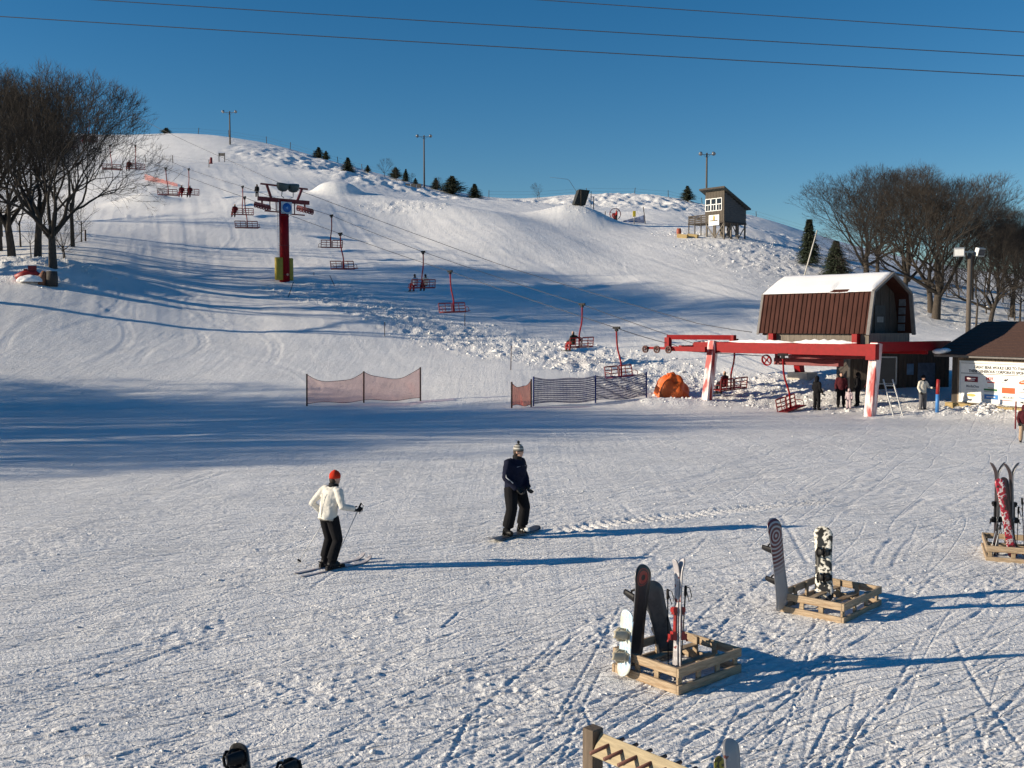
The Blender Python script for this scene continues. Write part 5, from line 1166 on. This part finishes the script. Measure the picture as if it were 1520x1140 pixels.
def plank_mesh(name, L, wn, ww, th, tip, tail, mats, n=36, round_=True):
    # stands along +z; +y is the topsheet, ends curve towards +y
    vs = []; cols = 5
    for i in range(n+1):
        f = i/n; f2 = (1-math.cos(math.pi*f))/2; z = L*f2
        w = wn-(wn-ww)*math.sin(math.pi*min(1, max(0, (f2-.08)/.84)))
        ez = min(z, L-z); er = wn*.5 if round_ else wn*.9
        if ez < er: w *= math.sqrt(max(0.0, 1-((er-ez)/er)**2))*.98+.02
        y = 0
        tl = L*.16
        if z > L-tl: y = tip*((z-(L-tl))/tl)**2
        if z < tl: y = tail*((tl-z)/tl)**2
        for k in range(cols): x = (k/(cols-1)-.5)*w; vs.append((x, y-th/2, z)); vs.append((x, y+th/2, z))
    R = cols*2; fs = []; ms = []
    for i in range(n):
        a = i*R; b = a+R
        for k in range(cols-1):
            fs.append((a+2*k, a+2*k+2, b+2*k+2, b+2*k)); ms.append(1); fs.append((a+2*k+1, b+2*k+1, b+2*k+3, a+2*k+3)); ms.append(0)
        fs.append((a, b, b+1, a+1)); ms.append(2); fs.append((a+R-2, a+R-1, b+R-1, b+R-2)); ms.append(2)
    me = bpy.data.meshes.new(name); me.from_pydata(vs, [], fs)
    for m in mats: me.materials.append(m)
    me.polygons.foreach_set("material_index", ms); me.polygons.foreach_set("use_smooth", [True]*len(fs)); me.update(); return me
def frame_from(b, t, facing):
    z = (t-b).normalized(); y = Vector(facing); y = (y-z*y.dot(z)).normalized(); x = y.cross(z)
    return Matrix.Translation(b) @ Matrix((x, y, z)).transposed().to_4x4()
def binding(parent, z, col=BLACK, flip=1, hbh=.19):
    o = MB().box((0, .02, z), (.21, .02, .08)).tube([(-.07*flip, .03, z), (.09*flip, .03, z)], [(.008, .055), (.008, .045)], 8).build("binding", col, parent)
    m = MB(); pts = []                               # highback shell on the heel side
    vs = []
    for i in range(7):
        for j in range(7):
            t = (j-3)/3*1.25; h = .03+hbh*i/6; rr = .052*(1-.25*(i/6)**2); vs.append((flip*(-.06-.04*math.cos(t)+.02*i/6), h, z+rr*math.sin(t)*1.1))
    m.add(vs, [(i*7+j, i*7+j+1, (i+1)*7+j+1, (i+1)*7+j) for i in range(6) for j in range(6)], 0, True); hb = m.build("highback", col, o)
    sd = hb.modifiers.new("t", 'SOLIDIFY'); sd.thickness = .012
    for x, h in ((-.02, .15), (.07, .10)):
        MB().tube([(flip*x, .02, z-.062), (flip*x, h*.7, z-.07), (flip*(x+.01), h, z-.03), (flip*(x+.01), h, z+.03), (flip*x, h*.7, z+.07), (flip*x, .02, z+.062)], [(.009, .016)]*6, 6).build("strap", col, o)
def snowboard(b, t, facing, mats, lb, W=.29, bind=(.33, .66), bcol=BLACK, flip=1, tip=.06, hbh=.19):
    b = Vector(b); t = Vector(t); L = (t-b).length; r = empty("snowboard", b, 0, lb, "snowboard"); r.matrix_world = frame_from(b, t, facing)
    inst("deck", plank_mesh("deck", L, W, W*.84, .012, tip, tip, mats), r)
    for f in bind: binding(r, L*f, bcol, flip, hbh)
    return r
def ski(b, t, facing, mats, lb, W=.105, tip=.10, bcol=BLACK, group=None, waist=.07):
    b = Vector(b); t = Vector(t); L = (t-b).length; r = empty("ski", b, 0, lb, "ski", group); r.matrix_world = frame_from(b, t, facing)
    inst("ski_body", plank_mesh("ski_body", L, W, waist, .014, tip, .01, mats), r)
    z = L*.46
    MB().box((0, .03, z+.16), (.06, .05, .09)).box((0, .05, z+.17), (.065, .035, .05)).box((0, .018, z+.05), (.05, .02, .3)).build("toe_binding", bcol, r)
    MB().box((0, .035, z-.13), (.06, .06, .10)).box((0, .075, z-.14), (.05, .05, .06)).tube([(0, .09, z-.15), (0, .12, z-.20)], .012, 6).build("heel_binding", bcol, r)
    for s in (-1, 1): MB().tube([(s*.038, .01, z-.08), (s*.042, -.03, z-.17)], .005, 5).build("ski_brake", STEEL, r)
    return r
def ski_pole(b, t, lb, group=None, shaft=None, r0=.009):
    b = Vector(b); t = Vector(t); L = (t-b).length; r = empty("ski_pole", b, 0, lb, "ski pole", group); r.matrix_world = frame_from(b, t, (.3, 1, 0))
    MB().tube([(0, 0, .0), (0, 0, L-.1)], [r0*.6, r0], 8).build("shaft", shaft or GALV, r); MB().tube([(0, 0, L-.13), (0, 0, L-.11), (0, 0, L-.02), (0, 0, L)], [.012, .018, .017, .012], 8).build("grip", BLACK, r)
    MB().tube([(0, 0, .07), (0, 0, .085)], [.045, .03], 10).build("basket", BLACK, r)
    MB().tube([(0, 0, L-.01), (.05, .01, L-.03), (.075, .01, L-.12), (.05, .01, L-.19), (.01, .0, L-.06)], .006, 5, cap=False).build("strap", BLACK, r); return r
BASEB = mat("black_base", (.014, .014, .016), .35, .1, 9, 0)
# ------------------------------------------------------------------ the skier
fs_ = Vector((.67, .74, 0)); sx_ = Vector((.74, -.67, 0))
cS = G(489, 845); YS = math.atan2(-.67, .74); 
def SW(x, y, z=0): q = Vector((cS.x, cS.y, 0))+sx_*x+fs_*y; q.z = z; return q
gzS = gz(cS.x, cS.y)+.035
person("skier in a white jacket, black trousers and red knit hat gliding with two poles", (cS.x, cS.y, gzS), YS, WHT, BLKC,
       ov=dict(pel=(0, -.03, .92), ch=(.0, .04, 1.25), nk=(.01, .10, 1.44), hd=(.01, .14, 1.585), elR=(.30, .06, 1.13), haR=(.25, .36, 1.02), shR=(.2, .07, 1.385), shL=(-.19, .06, 1.385), elL=(-.36, -.10, 1.13), haL=(-.27, .12, .93),
               knR=(.12, .10, .49), knL=(-.12, .10, .50), anR=(.12, -.06, .11), anL=(-.14, .0, .11), toR=(.12, .13, .06), toL=(-.14, .19, .06), look=-.35), H=1.70, hat=REDHAT, hair=True, fine=True, bulk=1.0)
SKB = [surf_mat("grey_ski_sheet", 'ski'), BASEB, EDGE]
for x, sh, lb in ((.12, -.06, "right ski under the skier in white"), (-.14, .0, "left ski under the skier in white")):
    a = SW(x, -.62+sh, gz(*SW(x, -.62).to_2d())+.012); t = SW(x, .90+sh, gz(*SW(x, .9).to_2d())+.02); ski(a, t, (0, 0, 1), SKB, lb, bcol=BLACK)
hR = SW(.25, .44, gzS+.97); hL = SW(-.27, .20, gzS+.86); q = G(490, 848); q2 = G(441, 837)
ski_pole(q, hR+(hR-q).normalized()*.14, "pole in the right hand of the skier in white"); ski_pole(q2, hL+(hL-q2).normalized()*.14, "pole in the left hand of the skier in white, trailing to the left")
sk = bpy.data.objects[[o.name for o in bpy.data.objects if o.get("label", "").startswith("skier in a white")][0]]
seam = mat("grey_seam", (.22, .21, .19), .8)
MB().tube([(0, -.145, 1.36), (0, -.150, 1.15), (.01, -.178, .93)], .005, 5).build("back_seam", seam, sk)
MB().tube([(.195*math.cos(t*.3), -.02+.157*math.sin(t*.3), .885) for t in range(22)], .009, 5).build("hem_cord", mat("grey_seam", (.22, .21, .19), .8), sk)
# ------------------------------------------------------------------ the snowboarder
cB = G(764, 795); gB_ = gz(cB.x, cB.y); YB = math.radians(-130)
person("snowboarder in dark navy clothes and a striped bobble hat gliding with hands held low", (cB.x, cB.y, gB_+.05), YB, NAVY, BLKC,
       ov=dict(pel=(0, 0, .93), ch=(0, .03, 1.27), nk=(0, .06, 1.48), hd=(0, .10, 1.62), elR=(.28, .0, 1.14), haR=(.16, .19, .92), elL=(-.26, .02, 1.14), haL=(-.10, .24, .92), hiR=(.12, 0, .90), hiL=(-.12, 0, .90),
               knR=(.20, .09, .50), knL=(-.19, .10, .50), anR=(.23, 0, .10), anL=(-.22, .0, .10), toR=(.26, .16, .05), toL=(-.24, .17, .05), look=.35), H=1.80, hat=stripes_mat(), hair=True, fine=True, bulk=1.2, white_boot='L')
pp = bpy.data.objects[[o.name for o in bpy.data.objects if o.get("label", "").startswith("snowboarder in dark")][0]]
MB().ell((0, .10-.005, 1.62+.18), (.03, .03, .03)).build("bobble", cloth("dark_collar", (.02, .02, .022)), pp)
tp = MB(); tp.tube([(-.13, .165, 1.33), (0, .195, 1.345), (.13, .165, 1.33)], [(.010, .007)]*3, 6); tp.build("chest_piping", mat("grey_piping", (.22, .24, .3), .6), pp)
tp = MB(); tp.tube([(.30, .02, 1.24), (.325, .06, 1.14), (.25, .17, 1.03)], [(.010, .010)]*3, 6); tp.build("sleeve_piping", mat("pale_piping", (.6, .6, .6), .6), pp)
rB = Vector((math.cos(YB), math.sin(YB), 0)); n_ = Vector((rB.x, rB.y, 0))
dB = -rB; ga = cB-dB*.76; gb = cB+dB*.76
snowboard((ga.x, ga.y, gz(ga.x, ga.y)+.02), (gb.x, gb.y, gz(gb.x, gb.y)+.03), (0, 0, 1), [mat("dark_board_sheet", (.03, .035, .05), .4, .3), BASEB, EDGE], "dark snowboard under the snowboarder's feet", bind=(.35, .65), flip=-1, hbh=.13)
# ------------------------------------------------------------------ crates
def crate(c0, c1, c3, h, lb, seed):
    # corner c0, neighbours c1 and c3
    c0 = Vector((*c0, 0)); e1 = Vector((*c1, 0))-c0; e2 = Vector((*c3, 0))-c0; L1, L2 = e1.length, e2.length; g = gz(c0.x, c0.y)
    r = empty("wooden_rack_crate", (c0.x, c0.y, g-.02), math.atan2(e1.y, e1.x), lb, "crate", "low wooden rack crates on the snow"); c2 = e1.normalized(); 
    sgn = 1 if e1.cross(e2).z > 0 else -1; rn = random.Random(seed); w = .035; rh = .105
    for z in (.055, h-.055):
        MB().box((L1/2, 0, z), (L1+w, w, rh)).build("rail", PALH, r, bevel=.004); MB().box((L1/2+rn.uniform(-.01, .01), sgn*L2, z), (L1+w, w, rh)).build("rail", PALH, r, bevel=.004)
        for x in (0, L1): MB().box((0, 0, 0), (L2-w-.004, w, rh)).build("rail", PALH, r, (x, sgn*L2/2, z), (0, 0, math.pi/2), bevel=.004)
    for k in range(4):
        f = k/3
        for y in (sgn*.034, sgn*(L2-.034)): MB().box((.05+(L1-.1)*f+rn.uniform(-.02, .02)*(0 < k < 3), y, h/2), (.07, .032, h-.01)).build("upright", PALL, r, bevel=.004)
    for k in range(1, 3):
        f = k/3
        for x in (.034, L1-.034): MB().box((x, sgn*(.05+(L2-.1)*f), h/2), (.032, .07, h-.01)).build("upright", PALL, r, bevel=.004)
    for k, f in enumerate((.38, .66)):
        MB().box((L1/2, sgn*L2*f, .20 if k else .15), (L1-.09, .09, .02)).build("slat", PALL, r)
    return r
crate((1.91, 11.3), (2.78, 12.05), (1.14, 11.95), .31, "low wooden rack crate nearest the camera, holding boards, skis and poles", 1)
crate((4.69, 14.0), (5.56, 14.95), (3.86, 14.55), .31, "low wooden rack crate in the middle holding the two upright snowboards", 2)
crate((8.52, 17.8), (9.65, 17.35), (8.97, 18.95), .31, "low wooden rack crate at the right edge full of upright skis", 3)
# boards in the near crate
snowboard((1.50, 12.12, .02), P(957, 842, 11.70), (-.65, .75, 0), [BASEB, surf_mat("red_ring_base", 'redring'), EDGE], "tall black snowboard with a red round emblem near its tip, leaning in the near crate", bind=(.30, .70), tip=.07, W=.28)
snowboard((1.98, 12.30, .02), P(966, 866, 11.95), (-.2, .95, 0), [BASEB, surf_mat("dark_grey_base", 'darkgrey'), EDGE], "dark grey snowboard leaning the other way behind the black one in the near crate", bind=(.34, .62), W=.27)
snowboard((1.335, 11.80, .02), P(932, 905, 11.98), (-.88, -.45, .1), [surf_mat("pale_sea_print", 'seascape'), BASEB, EDGE], "short pale blue and white snowboard with cream bindings outside the near crate", W=.29, bind=(.30, .62), bcol=mat("cream_binding", (.45, .40, .30), .5, .3), tip=.03)
ms = [surf_mat("silver_ski_sheet", 'ski'), surf_mat("silver_ski_base", 'ski'), EDGE]
RB_ = mat("red_black_binding", (.30, .02, .02), .4, .2, 5, 0, col2=(.015, .015, .015), c2w=.5)
ski((1.93, 11.66, .02), P(1006, 830, 11.86), (-.9, -.45, 0), ms, "left silver ski of the pair standing in the front corner of the near crate", bcol=RB_, tip=.05)
ski((1.965, 11.64, .02), P(1009.5, 829, 11.84), (.9, .45, 0), ms, "right silver ski of the pair standing in the front corner of the near crate", bcol=RB_, tip=.05)
ski_pole((1.90, 11.98, .0), P(991, 874, 12.2), "black ski pole standing between the grey board and the silver skis", shaft=BLACK); ski_pole((2.00, 11.72, .0), P(1018, 869, 11.88), "black ski pole leaning against the silver skis", shaft=BLACK)
# boards in the middle crate
snowboard((4.0, 14.55, .02), P(1149, 771, 14.25), (-.58, .80, 0), [BASEB, surf_mat("ring_print_base", 'rings'), EDGE], "grey snowboard with dark red rings on its base, leaning left in the middle crate", bind=(.34, .68), W=.29)
snowboard((4.73, 15.0, .02), P(1222, 781, 15.2), (-.45, -.88, .1), [surf_mat("collage_print", 'collage'), BASEB, EDGE], "black and white patterned snowboard standing upright with black bindings in the middle crate", bind=(.33, .66), W=.29)
# skis in the right crate
blk = [mat("black_ski_sheet", (.03, .02, .022), .4, .4, 12, 0), BASEB, EDGE]
for i, (bx, by, px, py, Y, fx, lb) in enumerate([(8.86, 18.2, 1479.5, 686, 18.2, -1, "left ski of the left black pair in the right edge crate"), (8.90, 18.2, 1481.5, 686, 18.2, 1, "right ski of the left black pair in the right edge crate"), (9.12, 18.1, 1500, 687, 18.1, -1, "left ski of the right black pair in the right edge crate"), (9.16, 18.1, 1502, 687, 18.1, 1, "right ski of the right black pair in the right edge crate")]):
    ski((bx, by, .02), P(px, py, Y), (fx, -.15, 0), blk, lb, W=.10, tip=.12)
rw = surf_mat("red_white_print", 'rednet')
ski((9.08, 17.98, .02), P(1483, 711, 17.95), (.2, 1, 0), [blk[0], rw, EDGE], "wide red and white twin tip ski leaning left in the right edge crate", W=.16, tip=.05, waist=.13); ski((9.13, 18.06, .02), P(1490, 709, 18.05), (.2, 1, 0), [blk[0], blk[0], EDGE], "wide black ski behind the red and white one in the right edge crate", W=.15, tip=.05, waist=.12)
ski_pole(G(1466, 833), P(1481, 778, 17.9), "grey ski pole leaning outside the right edge crate, its basket on the snow"); ski_pole(G(1473, 830), P(1486, 776, 18.0), "second grey ski pole outside the right edge crate"); ski_pole((9.3, 18.0, 0), P(1517, 739, 18.0), "black ski pole at the right end of the right edge crate", shaft=BLACK); ski_pole((9.2, 18.1, 0), P(1512, 752, 18.1), "black ski pole behind the right black skis in the right edge crate", shaft=BLACK)
# ------------------------------------------------------------------ ski rack at the bottom edge
p0 = P(884, 1083, 8.2); p1 = P(1062, 1150, 7.30); p1.z = p0.z; d = (p1-p0); d.normalize(); p2 = p0+d*2.6
R_ = empty("ski_rack", (p0.x, p0.y, 0), math.atan2(d.y, d.x), "wooden ski rack with pegs through its sloping beam at the bottom edge", "ski rack")
hz = p0.z-.02; tilt = Vector((0, -.34, -.94)).normalized()   # broad face looks up and towards the low sun
MB().box((-.03, .0, hz/2), (.12, .13, hz+.06)).build("post", mat("dark_post_wood", (.12, .09, .065), .8, .3, 5, .4, stretch=(5, 5, .7)), R_, bevel=.008); MB().box((2.6, 0, hz/2), (.12, .13, hz)).build("post", PALL, R_, bevel=.008)
MB().beam((.04, -.02, hz-.09), (2.54, -.02, hz-.09), .04, .20, up=(0, .55, .83)).build("beam", mat("bright_beam_wood", (.36, .29, .18), .7, .25, 5, .4, stretch=(.7, 6, 6)), R_, bevel=.006)
pg = MB().tube([(0, -.19, .0), (0, .17, .0)], .016, 8).mesh("peg", mat("peg_wood", (.16, .07, .05), .6, .2))
for k in range(17): inst("peg", pg, R_, (.16+.15*k, -.02, hz-.06), (.10, 0, -.12))
MB().beam((.45, -.03, hz-.25), (.95, -.55, -.1), .035, .14, up=(0, .5, .8)).build("brace", PALL, R_, bevel=.006)
snowboard((1.78, 7.62, .02), P(1084, 1097, 7.75), (-.4, .9, 0), [BASEB, surf_mat("grey_red_base", 'greyred'), EDGE], "grey snowboard tip with a dark red drawing beside the ski rack at the bottom edge", bind=(.5,), W=.16, tip=.03)
ski((1.64, 7.5, .02), P(1066, 1122, 7.58), (-.4, .9, 0), [BASEB, surf_mat("yellow_print", 'yellow'), EDGE], "yellow and black ski tail sticking up at the bottom edge", W=.09, tip=.0)
snowboard((-2.12, 8.0, .02), P(352, 1102, 8.25), (-.40, -.75, .15), [BASEB, BASEB, EDGE], "black snowboard tip sticking up at the bottom left edge", W=.22, bind=(.84,), tip=.02)
snowboard((-1.70, 8.1, .02), P(430, 1124, 8.3), (-.3, -.9, .1), [BASEB, BASEB, EDGE], "black snowboard at the bottom left edge whose arched binding sticks up", W=.20, bind=(.86,), tip=.02)
# ------------------------------------------------------------------ people on the lift and round the terminal
def rider(ch, x, jacket, trous, lb, hat=None, hood=False, H=1.7, skis=None, ov=None, seed=0):
    M = Matrix.Translation(ch.location) @ ch.rotation_euler.to_matrix().to_4x4(); p = M @ Vector((x, .34, -2.60))
    o, v = person(lb, p, ch.rotation_euler.z, jacket, trous, SIT, ov=ov, H=H, hat=hat, hood=hood, hair=not hood)
    if skis:
        for s in (-1, 1):
            a = M @ Vector((x+.15*s, .34-.05, -2.98)); t = M @ Vector((x+.17*s, .34+1.35, -3.02)); ski(a, t, (0, 0, 1), skis, ("left" if s < 0 else "right")+" ski worn by the "+" ".join(lb.split()[:7]), group=None)
    return o
F1, F2, F3, F4, F5, F6, F7 = FARCH
dk = [mat("dark_ski_sheet", (.03, .03, .035), .5, .3), BASEB, EDGE]; wk = [mat("white_ski_sheet", (.6, .6, .6), .5, .1), BASEB, EDGE]
rider(F1, -.5, DKGR, REDC, "rider in dark green leaning on the lowest far chair", skis=dk, ov=dict(haR=(.75, .1, .38), elR=(.45, .0, .48)))
rider(F2, -.6, PALEB, REDC, "left rider in pale blue with red trousers", hat=BLKC, skis=wk); rider(F2, .35, CREAM, BLKC, "right rider in a pale jacket with black trousers", hat=BLKC)
rider(F4, -.75, MARO, BLKC, "dark rider on the chair left of the tower", skis=None); rider(F5, -.75, MARO, REDC, "left rider in dark red high on the slope"); rider(F5, .15, BLKC, BLKC, "right rider in black high on the slope")
rider(F6, -.75, BLKC, BLKC, "lone rider in black near the jump ramp"); rider(F7, -.5, MARO, REDC, "left dark rider seen through the oak crown"); rider(F7, .5, MARO, BLKC, "right dark rider seen through the oak crown")
rider(CHL, -.45, MARO, BLKC, "rider in maroon leaving the terminal", skis=dk)
def stand(px, py, yaw, jk, tr, lb, H=1.72, Y=None, **k):
    g = G(px, py, y1=160) if Y is None else GY(px, Y); return person(lb, (g.x, g.y, gz(g.x, g.y)), math.radians(yaw), jk, tr, H=H, **k)
stand(1212, 609, -60, BLKC, BLKC, "person all in black with a hood standing left of the group at the terminal", hood=True)
stand(1248, 605, 170, MARO, BLKC, "bareheaded person in a dark jacket with red front waiting at the terminal", H=1.82, hair=True)
bpy.context.view_layer.update()
stand(1273, 603, 60, BLKC, BLKC, "hooded person in black with a red patch right of the bareheaded one", hood=True)
stand(1260, 608, 150, PALEP, PALEP, "small child in pale pink between the waiting adults", H=1.05, hood=True)
stand(1291, 601, 100, MARO, GREYC, "dark clothed person half hidden behind the right red leg", hat=BLKC)
stand(1369, 609, 200, CREAM, GREYC, "person in a cream jacket and grey trousers by the dark hut", hood=False, hat=BLKC, ov=dict(elL=(-.30, .05, 1.18), haL=(-.38, .28, 1.12)))
stand(1519, 657, 170, MARO, BEIGE, "person in maroon and beige cut off by the right edge", H=1.38, hood=True)
stand(385, 297, 180, BLKC, BLKC, "lone dark figure standing on the slope left of the tower head", Y=131, hood=True)
stand(914, 333, 90, REDC, BLKC, "person in red beside the round red machine on the middle hill", Y=139)
